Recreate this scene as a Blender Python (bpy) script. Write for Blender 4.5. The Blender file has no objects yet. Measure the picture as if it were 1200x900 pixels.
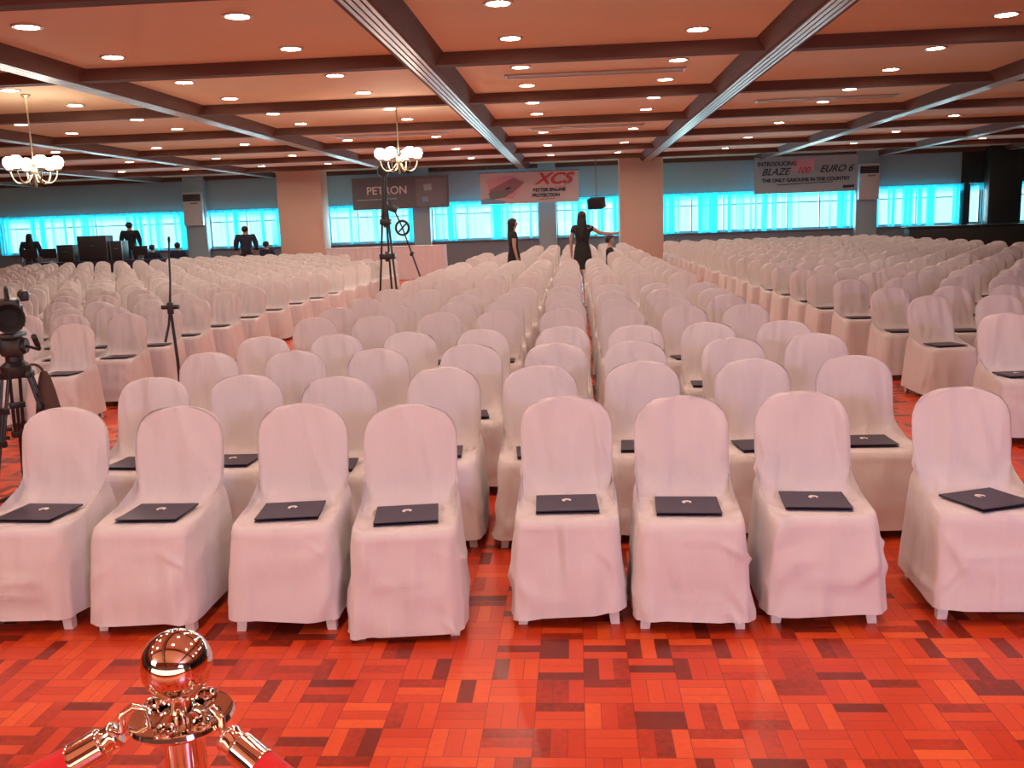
import bpy, bmesh, math, random
from mathutils import Vector, Matrix, Euler, noise
PI = math.pi
C = bpy.context.scene.collection
SC = bpy.context.scene
rnd = random.Random(7)

# ------------------------------------------------------------------ camera, world, lights, exposure
CAM_H, YAW, PITCH, ROLL, FOC = 1.62, .0706, .1705, .0340, 1100.0
cy, sy, cp, sp, cr, sr = math.cos(YAW), math.sin(YAW), math.cos(PITCH), math.sin(PITCH), math.cos(ROLL), math.sin(ROLL)
fwd = Vector((-sy*cp, cy*cp, -sp)); rgt0 = Vector((cy, sy, 0)); dwn0 = fwd.cross(rgt0)
rgt = cr*rgt0 + sr*dwn0; dwn = -sr*rgt0 + cr*dwn0
cam_d = bpy.data.cameras.new('camera'); cam = bpy.data.objects.new('camera', cam_d); C.objects.link(cam)
m = Matrix.Identity(4)
for i in range(3):
    m[i][0], m[i][1], m[i][2] = rgt[i], -dwn[i], -fwd[i]
m[2][3] = CAM_H
cam.matrix_world = m
cam_d.sensor_width = 36; cam_d.lens = FOC/1200*36; cam_d.clip_end = 200; cam_d.clip_start = .05
SC.camera = cam

SC.view_settings.view_transform = 'Standard'; SC.view_settings.look = 'None'
SC.view_settings.gamma = 1; SC.view_settings.use_curve_mapping = False
SC.view_settings.exposure = 0.0
SC.cycles.use_denoising = True
SC.cycles.max_bounces = 7; SC.cycles.diffuse_bounces = 4; SC.cycles.glossy_bounces = 3
SC.cycles.transparent_max_bounces = 12; SC.cycles.sample_clamp_indirect = 6

world = bpy.data.worlds.new('daylight'); SC.world = world; world.use_nodes = True
wn = world.node_tree.nodes; wl = world.node_tree.links
wbg = wn['Background']; wbg.inputs[0].default_value = (.55, .9, 1, 1); wbg.inputs[1].default_value = 2.2

def area(name, loc, target, sx, sz, power, col, spread=PI):
    d = bpy.data.lights.new(name, 'AREA'); d.shape = 'RECTANGLE'; d.size = sx; d.size_y = sz
    d.energy = power; d.color = col; d.spread = spread
    o = bpy.data.objects.new(name, d); C.objects.link(o); o.location = loc
    v = Vector(target) - Vector(loc)
    o.rotation_euler = v.to_track_quat('-Z', 'Y').to_euler()
    return o
# added unseen fills behind the photographer: one shades cover folds, one warms the ceiling
area('front_row_fill', (-6.0, -2.5, 3.2), (0.5, 4.5, .5), 2.2, 1.2, 70, (.95, .80, 1))
area('ceiling_fill', (-1.0, -3.5, 1.0), (0, 6.5, 3.7), 12, 1.2, 170, (1, .60, .34))
area('violet_stage_spot', (3.5, -4.0, 2.6), (3.0, 5, .6), 1.5, .6, 190, (.66, .58, 1))
# daylight outside the window band of the back wall
for wx0, wx1 in ((-22.4, -14.8), (-14.1, -11.2), (-9.4, -6.0), (-5.4, -1.3), (-.65, 10.3), (11.0, 18.0)):
    area('window_daylight', ((wx0+wx1)/2, 37.3, 1.75), ((wx0+wx1)/2, 30, 1.5), wx1-wx0, 1.5, 85*(wx1-wx0), (.86, .98, 1))

# ------------------------------------------------------------------ materials
def mat(name, col, rough=.6, metal=0, emit=None, emit_s=0, spec=None, noise_amt=0, noise_scale=8, bump=0, bump_scale=20, sheen=0, coat=0, stretch=(1, 1, 1), col2=None):
    mt = bpy.data.materials.new(name); mt.use_nodes = True
    nt = mt.node_tree; b = nt.nodes['Principled BSDF']
    b.inputs['Base Color'].default_value = (*col, 1); b.inputs['Roughness'].default_value = rough
    b.inputs['Metallic'].default_value = metal
    if spec is not None: b.inputs['Specular IOR Level'].default_value = spec
    if sheen: b.inputs['Sheen Weight'].default_value = sheen
    if coat: b.inputs['Coat Weight'].default_value = coat
    if emit:
        b.inputs['Emission Color'].default_value = (*emit, 1); b.inputs['Emission Strength'].default_value = emit_s
    tc = nt.nodes.new('ShaderNodeTexCoord'); mp = nt.nodes.new('ShaderNodeMapping'); mp.inputs['Scale'].default_value = stretch
    nt.links.new(tc.outputs['Object'], mp.inputs[0])
    if noise_amt or col2:
        n = nt.nodes.new('ShaderNodeTexNoise'); n.inputs['Scale'].default_value = noise_scale; n.inputs['Detail'].default_value = 4
        nt.links.new(mp.outputs[0], n.inputs['Vector'])
        mx = nt.nodes.new('ShaderNodeMix'); mx.data_type = 'RGBA'
        c2 = col2 or tuple(max(0, c*(1-noise_amt)) for c in col)
        mx.inputs[6].default_value = (*c2, 1); mx.inputs[7].default_value = (*col, 1)
        nt.links.new(n.outputs[0], mx.inputs[0]); nt.links.new(mx.outputs[2], b.inputs['Base Color'])
    if bump:
        n2 = nt.nodes.new('ShaderNodeTexNoise'); n2.inputs['Scale'].default_value = bump_scale; n2.inputs['Detail'].default_value = 5
        nt.links.new(mp.outputs[0], n2.inputs['Vector'])
        bp = nt.nodes.new('ShaderNodeBump'); bp.inputs['Strength'].default_value = bump; bp.inputs['Distance'].default_value = .02
        nt.links.new(n2.outputs[0], bp.inputs['Height']); nt.links.new(bp.outputs[0], b.inputs['Normal'])
    return mt

M_cloth = mat('white_cotton', (.64, .625, .63), .9, sheen=.1, bump=.35, bump_scale=9, stretch=(1.6, 1.6, .7))
def add_creases(mt):
    nt = mt.node_tree; N = nt.nodes; L = nt.links; b = N['Principled BSDF']
    tc = N.new('ShaderNodeTexCoord'); oi = N.new('ShaderNodeObjectInfo')
    ad = N.new('ShaderNodeVectorMath'); ad.operation = 'ADD'; L.new(tc.outputs['Object'], ad.inputs[0])
    sc = N.new('ShaderNodeMath'); sc.operation = 'MULTIPLY'; sc.inputs[1].default_value = 37; L.new(oi.outputs['Random'], sc.inputs[0]); L.new(sc.outputs[0], ad.inputs[1])
    prev = b.inputs['Normal'].links[0].from_socket
    for rot, scl, st in (((0, .7, .2), (6, 4, 1.5), 1.0), ((0, -.5, .1), (11, 8, 2.2), .7)):
        mp = N.new('ShaderNodeMapping'); mp.inputs['Rotation'].default_value = rot; mp.inputs['Scale'].default_value = scl; L.new(ad.outputs[0], mp.inputs[0])
        n = N.new('ShaderNodeTexNoise'); n.noise_type = 'RIDGED_MULTIFRACTAL'; n.inputs['Scale'].default_value = 1; n.inputs['Detail'].default_value = 2.5; L.new(mp.outputs[0], n.inputs['Vector'])
        bp = N.new('ShaderNodeBump'); bp.inputs['Strength'].default_value = st; bp.inputs['Distance'].default_value = .035
        L.new(n.outputs[0], bp.inputs['Height']); L.new(prev, bp.inputs['Normal']); prev = bp.outputs[0]
    L.new(prev, b.inputs['Normal'])
add_creases(M_cloth)
M_leg = mat('white_plastic', (.75, .73, .70), .35)
M_folder = mat('navy_card', (.034, .032, .062), .42, noise_amt=.2, noise_scale=30)
M_white = mat('white_print', (.85, .85, .85), .5)
M_wall = mat('grey_plaster_haze_blue', (.38, .55, .62), .8, noise_amt=.12, noise_scale=1.2, bump=.1)  # grey-blue plaster, with the windows' bluish haze tinted into its colour
M_wall_low = mat('blue_grey_wainscot', (.25, .29, .34), .7, noise_amt=.15)
M_warmwall = mat('cream_plaster', (.70, .52, .42), .8, noise_amt=.1, noise_scale=1.5)
M_pillar = mat('peach_plaster', (.68, .50, .40), .75, noise_amt=.1, noise_scale=2)
M_panel = mat('peach_ceiling_board', (.86, .62, .38), .75, noise_amt=.08, noise_scale=1.5)
M_beam = mat('brown_stained_beam', (.16, .075, .05), .75, spec=.25, noise_amt=.3, noise_scale=3)
M_track = mat('satin_track', (.50, .40, .32), .32, metal=.25)
M_dark = mat('matt_black', (.012, .012, .014), .5)
M_black = mat('black_plastic', (.02, .02, .022), .38, noise_amt=.3)
M_rubber = mat('rubber', (.02, .02, .02), .8)
M_grey = mat('grey_metal', (.25, .25, .26), .4, metal=.8)
M_chrome = mat('chrome', (.88, .80, .72), .06, metal=1)
M_velvet = mat('red_velvet', (.62, .012, .015), .8, sheen=.1, bump=.2, bump_scale=60)
M_lamp = mat('lit_lamp_glass', (1, .9, .8), .4, emit=(1, .73, .58), emit_s=138)
M_globe = mat('lit_globe_glass', (1, .95, .9), .4, emit=(1, .92, .80), emit_s=26)
M_trimring = mat('lamp_trim', (.6, .5, .42), .4)
M_brass = mat('aged_brass', (.42, .34, .22), .3, metal=.9)
M_skin = mat('skin', (.42, .25, .18), .55)
M_hair = mat('black_hair', (.008, .007, .008), .5, bump=.5, bump_scale=60)
M_blackcloth = mat('black_cloth', (.012, .013, .016), .85)
M_navycloth = mat('navy_cloth', (.015, .022, .05), .85)
M_jean = mat('dark_trousers', (.02, .025, .04), .8)
M_case = mat('equipment_black', (.02, .025, .03), .5)
M_screen = mat('screen_off', (.02, .03, .04), .15)
M_bag = mat('brown_canvas', (.10, .055, .04), .8, noise_amt=.3)
M_banner = mat('white_vinyl', (.72, .68, .70), .5)
M_banner_dark = mat('slate_vinyl', (.16, .19, .22), .5)
M_banner_blue = mat('pale_blue_vinyl', (.42, .55, .62), .5)
M_red = mat('red_print', (.62, .10, .10), .5)
M_pinkp = mat('pink_print', (.75, .45, .55), .5)
M_ink = mat('dark_ink', (.03, .05, .09), .5)
M_maroonp = mat('mauve_print', (.36, .22, .26), .5)
M_steelp = mat('steel_print', (.22, .24, .26), .5)
M_skyp = mat('blue_print', (.25, .48, .70), .5)
M_alu = mat('aluminium', (.30, .38, .42), .35, metal=.6)
M_darkwood = mat('dark_green_brown_panelling', (.035, .045, .04), .5, noise_amt=.4, noise_scale=4, stretch=(1, 1, .2))
M_acwhite = mat('white_enamel', (.62, .66, .68), .4)
M_skirt = mat('lavender_table_cloth', (.62, .58, .62), .85)

def floor_material():
    mt = bpy.data.materials.new('red_parquet'); mt.use_nodes = True
    nt = mt.node_tree; N = nt.nodes; L = nt.links; b = N['Principled BSDF']
    geo = N.new('ShaderNodeNewGeometry'); sep = N.new('ShaderNodeSeparateXYZ'); L.new(geo.outputs['Position'], sep.inputs[0])
    def mth(op, a, c=None, d=None):
        n = N.new('ShaderNodeMath'); n.operation = op
        for i, v in enumerate((a, c, d)):
            if v is None: continue
            if isinstance(v, (int, float)): n.inputs[i].default_value = v
            else: L.new(v, n.inputs[i])
        return n.outputs[0]
    S = .165; K = 3
    u = mth('DIVIDE', sep.outputs[0], S); v = mth('DIVIDE', sep.outputs[1], S)
    iu = mth('FLOOR', u); iv = mth('FLOOR', v); fu = mth('SUBTRACT', u, iu); fv = mth('SUBTRACT', v, iv)
    par = mth('MODULO', mth('ABSOLUTE', mth('ADD', iu, iv)), 2.0)
    par = mth('GREATER_THAN', par, .5)
    across = mth('ADD', mth('MULTIPLY', par, fu), mth('MULTIPLY', mth('SUBTRACT', 1.0, par), fv))
    along = mth('ADD', mth('MULTIPLY', par, fv), mth('MULTIPLY', mth('SUBTRACT', 1.0, par), fu))
    st = mth('MULTIPLY', across, float(K)); ist = mth('FLOOR', st); fst = mth('SUBTRACT', st, ist)
    cmb = N.new('ShaderNodeCombineXYZ'); L.new(iu, cmb.inputs[0]); L.new(iv, cmb.inputs[1]); L.new(ist, cmb.inputs[2])
    wno = N.new('ShaderNodeTexWhiteNoise'); wno.noise_dimensions = '3D'; L.new(cmb.outputs[0], wno.inputs['Vector'])
    big = N.new('ShaderNodeTexNoise'); big.inputs['Scale'].default_value = 1.3; big.inputs['Detail'].default_value = 2; L.new(geo.outputs['Position'], big.inputs['Vector'])
    grain = N.new('ShaderNodeTexNoise'); grain.inputs['Scale'].default_value = 40; grain.inputs['Detail'].default_value = 3
    L.new(geo.outputs['Position'], grain.inputs['Vector'])
    val = mth('ADD', mth('MULTIPLY', wno.outputs[0], .74), mth('ADD', mth('MULTIPLY', big.outputs[0], .48), mth('SUBTRACT', mth('MULTIPLY', grain.outputs[0], .22), .16)))
    rp = N.new('ShaderNodeValToRGB'); e = rp.color_ramp.elements
    e[0].position = .10; e[0].color = (.14, .020, .010, 1); e[1].position = 1.0; e[1].color = (.78, .125, .024, 1)
    for p, c in ((.26, (.22, .024, .010, 1)), (.42, (.54, .046, .012, 1)), (.75, (.66, .072, .016, 1))):
        q = rp.color_ramp.elements.new(p); q.color = c
    L.new(val, rp.inputs[0])
    # dark joints between strips and blocks
    def edge(f, w): return mth('MINIMUM', mth('GREATER_THAN', f, w), mth('LESS_THAN', f, 1-w))
    jn = mth('MINIMUM', edge(fst, .018), edge(along, .008))
    mx = N.new('ShaderNodeMix'); mx.data_type = 'RGBA'; mx.inputs[6].default_value = (.22, .025, .010, 1)
    b.inputs['Specular IOR Level'].default_value = .35
    L.new(jn, mx.inputs[0]); L.new(rp.outputs[0], mx.inputs[7]); L.new(mx.outputs[2], b.inputs['Base Color'])
    L.new(mth('ADD', mth('MULTIPLY', wno.outputs[0], .12), .26), b.inputs['Roughness'])
    bp = N.new('ShaderNodeBump'); bp.inputs['Strength'].default_value = .15; bp.inputs['Distance'].default_value = .003
    L.new(mth('ADD', mth('MULTIPLY', wno.outputs[0], .4), mth('MULTIPLY', jn, .6)), bp.inputs['Height']); L.new(bp.outputs[0], b.inputs['Normal'])
    return mt
M_floor = floor_material()

def curtain_material():
    mt = bpy.data.materials.new('sheer_aqua_curtain'); mt.use_nodes = True
    nt = mt.node_tree; N = nt.nodes; L = nt.links; N.remove(N['Principled BSDF'])
    out = N['Material Output']
    tr = N.new('ShaderNodeBsdfTransparent'); tr.inputs[0].default_value = (.92, 1, 1, 1)
    tl = N.new('ShaderNodeBsdfTranslucent'); tl.inputs[0].default_value = (.012, .36, .50, 1)
    df = N.new('ShaderNodeBsdfDiffuse'); df.inputs[0].default_value = (.08, .48, .60, 1)
    m1 = N.new('ShaderNodeMixShader'); m1.inputs[0].default_value = .3; L.new(tl.outputs[0], m1.inputs[1]); L.new(df.outputs[0], m1.inputs[2])
    geo = N.new('ShaderNodeNewGeometry'); mp = N.new('ShaderNodeMapping'); mp.inputs['Scale'].default_value = (4.2, .01, .05)
    L.new(geo.outputs['Position'], mp.inputs[0])
    n = N.new('ShaderNodeTexNoise'); n.inputs['Scale'].default_value = 1; n.inputs['Detail'].default_value = 4; L.new(mp.outputs[0], n.inputs['Vector'])
    rp = N.new('ShaderNodeMapRange'); rp.inputs[1].default_value = .41; rp.inputs[2].default_value = .53; rp.inputs[3].default_value = .02; rp.inputs[4].default_value = .9
    L.new(n.outputs[0], rp.inputs[0])
    # the gathered header along the top is two layers thick
    sep = N.new('ShaderNodeSeparateXYZ'); L.new(geo.outputs['Position'], sep.inputs[0])
    hd = N.new('ShaderNodeMapRange'); hd.inputs[1].default_value = 2.12; hd.inputs[2].default_value = 2.28; hd.inputs[3].default_value = 1; hd.inputs[4].default_value = .25
    L.new(sep.outputs[2], hd.inputs[0])
    mu = N.new('ShaderNodeMath'); mu.operation = 'MULTIPLY'; L.new(rp.outputs[0], mu.inputs[0]); L.new(hd.outputs[0], mu.inputs[1])
    m2 = N.new('ShaderNodeMixShader'); L.new(mu.outputs[0], m2.inputs[0]); L.new(m1.outputs[0], m2.inputs[1]); L.new(tr.outputs[0], m2.inputs[2])
    L.new(m2.outputs[0], out.inputs[0])
    return mt
M_curtain = curtain_material()
def glass_material():
    mt = bpy.data.materials.new('window_glass'); mt.use_nodes = True
    nt = mt.node_tree; N = nt.nodes; L = nt.links; N.remove(N['Principled BSDF'])
    tr = N.new('ShaderNodeBsdfTransparent'); tr.inputs[0].default_value = (.85, .97, 1, 1)
    gl = N.new('ShaderNodeBsdfGlossy'); gl.inputs['Roughness'].default_value = .02
    mx = N.new('ShaderNodeMixShader'); mx.inputs[0].default_value = .05
    L.new(tr.outputs[0], mx.inputs[1]); L.new(gl.outputs[0], mx.inputs[2]); L.new(mx.outputs[0], N['Material Output'].inputs[0])
    return mt
M_glass = glass_material()

# ------------------------------------------------------------------ helpers
def px(x, y, Y=None, Z=None):
    """a point of the room: along the sight line at depth Y or at height Z"""
    d = rgt*((x-600)/FOC) + dwn*((y-450)/FOC) + fwd
    t = Y/d.y if Y is not None else (Z-CAM_H)/d.z
    return Vector((d.x*t, d.y*t, CAM_H + d.z*t))
def tag(o, label, cat, group=None):
    o['label'] = label; o['category'] = cat
    if group: o['group'] = group
    return o
def thing(name, label, cat, loc=(0, 0, 0), rz=0, group=None):
    o = bpy.data.objects.new(name, None); C.objects.link(o); o.empty_display_size = .1
    o.location = loc; o.rotation_euler = (0, 0, rz)
    return tag(o, label, cat, group)
def link(name, me, parent=None, loc=None, rz=0, label=None):
    o = bpy.data.objects.new(name, me); C.objects.link(o)
    if parent: o.parent = parent
    if loc: o.location = loc
    if rz: o.rotation_euler = (0, 0, rz)
    if label: o['label'] = label
    return o
def finish(bm, name, material, smooth=True, angle=40):
    bmesh.ops.recalc_face_normals(bm, faces=bm.faces)
    me = bpy.data.meshes.new(name); bm.to_mesh(me); bm.free()
    mats = material if isinstance(material, (list, tuple)) else [material]
    for q in mats: me.materials.append(q)
    if smooth:
        me.polygons.foreach_set('use_smooth', [True]*len(me.polygons))
        me.set_sharp_from_angle(angle=math.radians(angle))
    return me
def obj(name, bm, material, parent=None, loc=None, rz=0, label=None, smooth=True, angle=40):
    return link(name, finish(bm, name, material, smooth, angle), parent, loc, rz, label)
def struct(o):
    o['kind'] = 'structure'; return o
def bx(bm, c, s, bev=0, rot=None, mi=0):
    r = bmesh.ops.create_cube(bm, size=1); vs = r['verts']
    mx = Matrix.Translation(c) @ (rot.to_matrix().to_4x4() if rot else Matrix.Identity(4)) @ Matrix.Diagonal((*s, 1))
    bmesh.ops.transform(bm, matrix=mx, verts=vs)
    fs = list({f for v in vs for f in v.link_faces})
    for f in fs: f.material_index = mi
    if bev:
        es = list({e for v in vs for e in v.link_edges})
        bmesh.ops.bevel(bm, geom=es, offset=bev, segments=2, affect='EDGES', profile=.5)
    return bm
def tube(bm, pts, radii, n=10, cap=True):
    pts = [Vector(p) for p in pts]
    if not isinstance(radii, (list, tuple)): radii = [radii]*len(pts)
    rings = []; up = None
    for i, p in enumerate(pts):
        t = (pts[min(i+1, len(pts)-1)] - pts[max(i-1, 0)]).normalized()
        if up is None:
            up = t.orthogonal().normalized()
        up = (up - t*up.dot(t)); up = up.normalized() if up.length > 1e-6 else t.orthogonal().normalized()
        s = t.cross(up)
        rings.append([bm.verts.new(p + (up*math.cos(a) + s*math.sin(a))*radii[i]) for a in [2*PI*k/n for k in range(n)]])
    for a, b in zip(rings, rings[1:]):
        for k in range(n): bm.faces.new((a[k], a[(k+1) % n], b[(k+1) % n], b[k]))
    if cap:
        bm.faces.new(rings[0][::-1]); bm.faces.new(rings[-1])
    return bm
def lathe(bm, prof, n=24, off=(0, 0, 0), mx=None):
    rings = []; newv = []
    for r, z in prof:
        if r < 1e-5: rings.append([bm.verts.new((0, 0, z))])
        else: rings.append([bm.verts.new((r*math.cos(2*PI*k/n), r*math.sin(2*PI*k/n), z)) for k in range(n)])
        newv += rings[-1]
    for a, b in zip(rings, rings[1:]):
        for k in range(n):
            q = [a[k % len(a)], a[(k+1) % len(a)], b[(k+1) % len(b)], b[k % len(b)]]
            u = []
            for w in q:
                if w not in u: u.append(w)
            if len(u) > 2: bm.faces.new(u)
    T = Matrix.Translation(off) @ (mx or Matrix.Identity(4))
    bmesh.ops.transform(bm, matrix=T, verts=newv)
    return bm
def bez(p0, p1, p2, p3, n=12):
    p0, p1, p2, p3 = map(Vector, (p0, p1, p2, p3)); o = []
    for i in range(n+1):
        t = i/n; o.append(p0*(1-t)**3 + p1*3*t*(1-t)**2 + p2*3*t*t*(1-t) + p3*t**3)
    return o
def bake(o, name):
    bpy.context.view_layer.update()
    dg = bpy.context.evaluated_depsgraph_get()
    me = bpy.data.meshes.new_from_object(o.evaluated_get(dg)); me.name = name
    return me
def skinned(name, chains, material, sub=1):
    """one continuous skinned surface. chains: lists of (point, radius); chains that start on an existing point join it. First point = root"""
    vs, es, rs, idx = [], [], [], {}
    for ch in chains:
        prev = None
        for p, r in ch:
            k = tuple(round(c, 4) for c in p)
            if k not in idx:
                idx[k] = len(vs); vs.append(p); rs.append(r if isinstance(r, tuple) else (r, r))
            if prev is not None and prev != idx[k]: es.append((prev, idx[k]))
            prev = idx[k]
    me = bpy.data.meshes.new(name+'_skeleton'); me.from_pydata(vs, es, [])
    o = bpy.data.objects.new(name+'_skeleton', me); C.objects.link(o)
    o.modifiers.new('skin', 'SKIN'); sv = me.skin_vertices[0].data
    for i, r in enumerate(rs):
        sv[i].radius = r; sv[i].use_root = (i == 0)
    s = o.modifiers.new('sub', 'SUBSURF'); s.levels = sub; s.render_levels = sub
    nm = bake(o, name); bpy.data.objects.remove(o); bpy.data.meshes.remove(me)
    nm.materials.clear(); nm.materials.append(material)
    nm.polygons.foreach_set('use_smooth', [True]*len(nm.polygons))
    return nm
def text(name, s, size, material, parent, mx, depth=.004, shear=0, bold=0, align='CENTER', xs=1):
    cu = bpy.data.curves.new(name, 'FONT'); cu.body = s; cu.size = size; cu.extrude = depth; cu.shear = shear; cu.offset = bold
    cu.align_x = align; cu.align_y = 'CENTER'
    o = bpy.data.objects.new(name+'_src', cu); C.objects.link(o)
    me = bake(o, name); bpy.data.objects.remove(o); bpy.data.curves.remove(cu)
    me.transform(mx @ Matrix.Diagonal((xs, 1, 1, 1)))
    me.materials.clear(); me.materials.append(material)
    return link(name, me, parent)
def copy_tree(src, loc, rz=0, label=None, group=None):
    r = src.copy(); C.objects.link(r); r.location = loc; r.rotation_euler = (0, 0, rz)
    if label: r['label'] = label
    if group: r['group'] = group
    for ch in list(src.children):
        c = ch.copy(); C.objects.link(c); c.parent = r
        for g in list(ch.children):
            d = g.copy(); C.objects.link(d); d.parent = c
    return r
ORD = ['', 'first', 'second', 'third', 'fourth', 'fifth', 'sixth', 'seventh', 'eighth', 'ninth', 'tenth', 'eleventh', 'twelfth',
       'thirteenth', 'fourteenth', 'fifteenth', 'sixteenth', 'seventeenth', 'eighteenth', 'nineteenth', 'twentieth']

# ------------------------------------------------------------------ the room
HB, HP = 3.58, 3.74            # underside of the beams, underside of the ceiling boards
WY = 36.0                      # back wall
XL, XR, YB = -24.0, 19.0, -7.0
bm = bmesh.new(); bx(bm, ((XL+XR)/2, (WY+YB)/2, -.05), (XR-XL, WY-YB, .1)); struct(obj('floor', bm, M_floor, smooth=False))
bm = bmesh.new(); bx(bm, ((XL+XR)/2, (WY+YB)/2, HP+.1), (XR-XL+.4, WY-YB+.4, .2)); struct(obj('ceiling', bm, M_panel, smooth=False))
bm = bmesh.new(); bx(bm, (XL-.1, (WY+YB)/2, HP/2), (.2, WY-YB, HP)); struct(obj('wall_left', bm, M_warmwall, smooth=False))
bm = bmesh.new(); bx(bm, (XR+.1, (WY+YB)/2, HP/2), (.2, WY-YB, HP)); struct(obj('wall_right', bm, M_darkwood, smooth=False))
bm = bmesh.new(); bx(bm, ((XL+XR)/2, YB-.1, HP/2), (XR-XL+.4, .2, HP)); struct(obj('wall_front', bm, M_warmwall, smooth=False))
SILL, HEAD = 1.02, 2.42
WINS = [(-22.4, -14.85), (-14.05, -11.15), (-9.35, -6.05), (-5.4, -1.3), (-.65, 2.85), (3.2, 10.3), (11.05, 14.1), (14.45, 14.86), (16.05, 18.6)]
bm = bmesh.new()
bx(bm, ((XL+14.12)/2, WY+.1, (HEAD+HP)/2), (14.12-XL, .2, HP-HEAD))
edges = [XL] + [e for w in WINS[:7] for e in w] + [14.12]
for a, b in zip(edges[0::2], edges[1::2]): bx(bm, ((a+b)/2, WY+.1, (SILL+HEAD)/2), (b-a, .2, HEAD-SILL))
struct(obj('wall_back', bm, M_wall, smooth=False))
bm = bmesh.new(); bx(bm, ((XL+14.12)/2, WY+.1, SILL/2), (14.12-XL, .2, SILL)); struct(obj('wall_back_below_sill', bm, M_wall_low, smooth=False))
bm = bmesh.new()
for a, b in ((14.12, 14.45), (14.86, 16.05), (18.6, 19.0)): bx(bm, ((a+b)/2, WY+.08, HP/2), (b-a, .24, HP))
for a, b in ((14.45, 14.86), (16.05, 18.6)):
    bx(bm, ((a+b)/2, WY+.1, SILL/2), (b-a, .2, SILL)); bx(bm, ((a+b)/2, WY+.1, (HEAD+HP)/2), (b-a, .2, HP-HEAD))
struct(obj('wall_back_dark_panelling', bm, M_darkwood, smooth=False))
bm = bmesh.new(); bx(bm, (15.45, WY-.35, HP/2), (1.15, .5, HP), .02); struct(obj('pillar', bm, M_darkwood))
for i, (a, b) in enumerate(WINS):
    w, cx = b-a, (a+b)/2
    bm = bmesh.new()
    for z in (SILL+.03, HEAD-.03): bx(bm, (cx, WY+.12, z), (w, .07, .06))
    nm = max(1, round(w/1.25))
    for k in range(nm+1): bx(bm, (a+.03+(w-.06)*k/nm, WY+.12, (SILL+HEAD)/2), (.05, .07, HEAD-SILL))
    if nm > 1: bx(bm, (cx, WY+.12, SILL+.98), (w, .06, .04))
    f = struct(obj('window_%d' % (i+1), bm, M_alu, smooth=False))
    bm = bmesh.new(); bx(bm, (cx, WY+.14, (SILL+HEAD)/2), (w-.02, .006, HEAD-SILL-.02)); g = obj('pane', bm, M_glass, f, smooth=False); g['kind'] = 'structure'
    bm = bmesh.new(); bx(bm, (cx, WY-.06, SILL-.03), (w+.1, .12, .05), .008); g = obj('sill', bm, M_wall_low, f); g['kind'] = 'structure'
CURT = ['bright sheer aqua curtain in the widest window behind the dark equipment', 'sheer aqua curtain behind the standing man, before the pinkish pillar',
        'sheer aqua curtain under the dark slate banner', 'pale pleated curtain under the white banner', 'aqua curtain behind the woman in black with outstretched arm',
        'long aqua curtain spanning the window under the pale blue banner', 'deep aqua curtain between wall cooler and dark panelling',
        'narrow greyish curtain strip between the dark panels', 'aqua curtain in the last window past the dark pillar']
for i, (a, b) in enumerate(WINS):
    n = max(12, int((b-a)*34)); bm = bmesh.new(); rows = []
    zs = [SILL-.02, SILL+.3, 1.7, 2.1, HEAD+.0, HEAD+.06]
    r2 = random.Random(100+i)
    ph = r2.random()*9
    for z in zs:
        row = []
        for k in range(n+1):
            x = a-.06+(b-a+.12)*k/n
            amp = .030 if z < 2.3 else .016
            yy = WY-.20 + amp*math.sin(x*21+ph+1.5*noise.noise(Vector((x*.9, i, 0)))) + .02*noise.noise(Vector((x*2.3, z*.5, i)))
            row.append(bm.verts.new((x, yy, z + .012*math.sin(x*10.5))))
        rows.append(row)
    for r0, r1 in zip(rows, rows[1:]):
        for k in range(n): bm.faces.new((r0[k], r0[k+1], r1[k+1], r1[k]))
    cu = thing('curtain', CURT[i], 'curtain', ((a+b)/2, WY-.2, SILL), 0, 'sheer curtains along the window wall')
    o = obj('sheer', bm, M_curtain, cu); o.data.transform(Matrix.Translation((-(a+b)/2, -(WY-.2), -SILL)))
    bm = bmesh.new(); tube(bm, [(a-(a+b)/2-.08, 0, HEAD+.05-SILL), (b-(a+b)/2+.08, 0, HEAD+.05-SILL)], .015, 8)
    for e in (a-.08, b+.08): lathe(bm, [(0, -.03), (.022, -.02), (.028, 0), (.022, .02), (0, .03)], 10, (e-(a+b)/2, 0, HEAD+.05-SILL))
    for e in (a+.1, b-.1): bx(bm, (e-(a+b)/2, .1, HEAD+.05-SILL), (.02, .2, .02))
    obj('curtain_rod', bm, M_alu, cu)

# pillars
bm = bmesh.new(); bx(bm, (-9.8, 34.2, HP/2), (1.62, .9, HP), .03); struct(obj('pillar', bm, M_pillar))
bm = bmesh.new(); bx(bm, (2.38, 34.2, HP/2), (1.52, .9, HP), .03); struct(obj('pillar', bm, M_pillar))
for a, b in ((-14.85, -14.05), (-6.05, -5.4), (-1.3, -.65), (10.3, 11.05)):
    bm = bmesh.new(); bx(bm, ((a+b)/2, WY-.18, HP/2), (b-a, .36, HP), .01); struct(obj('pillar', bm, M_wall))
bm = bmesh.new(); bx(bm, (15.0, WY-1.6, .47), (6.6, .5, .94), .02); bx(bm, (15.0, WY-1.6, .97), (6.8, .6, .06), .01); struct(obj('partition', bm, M_darkwood))

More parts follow.
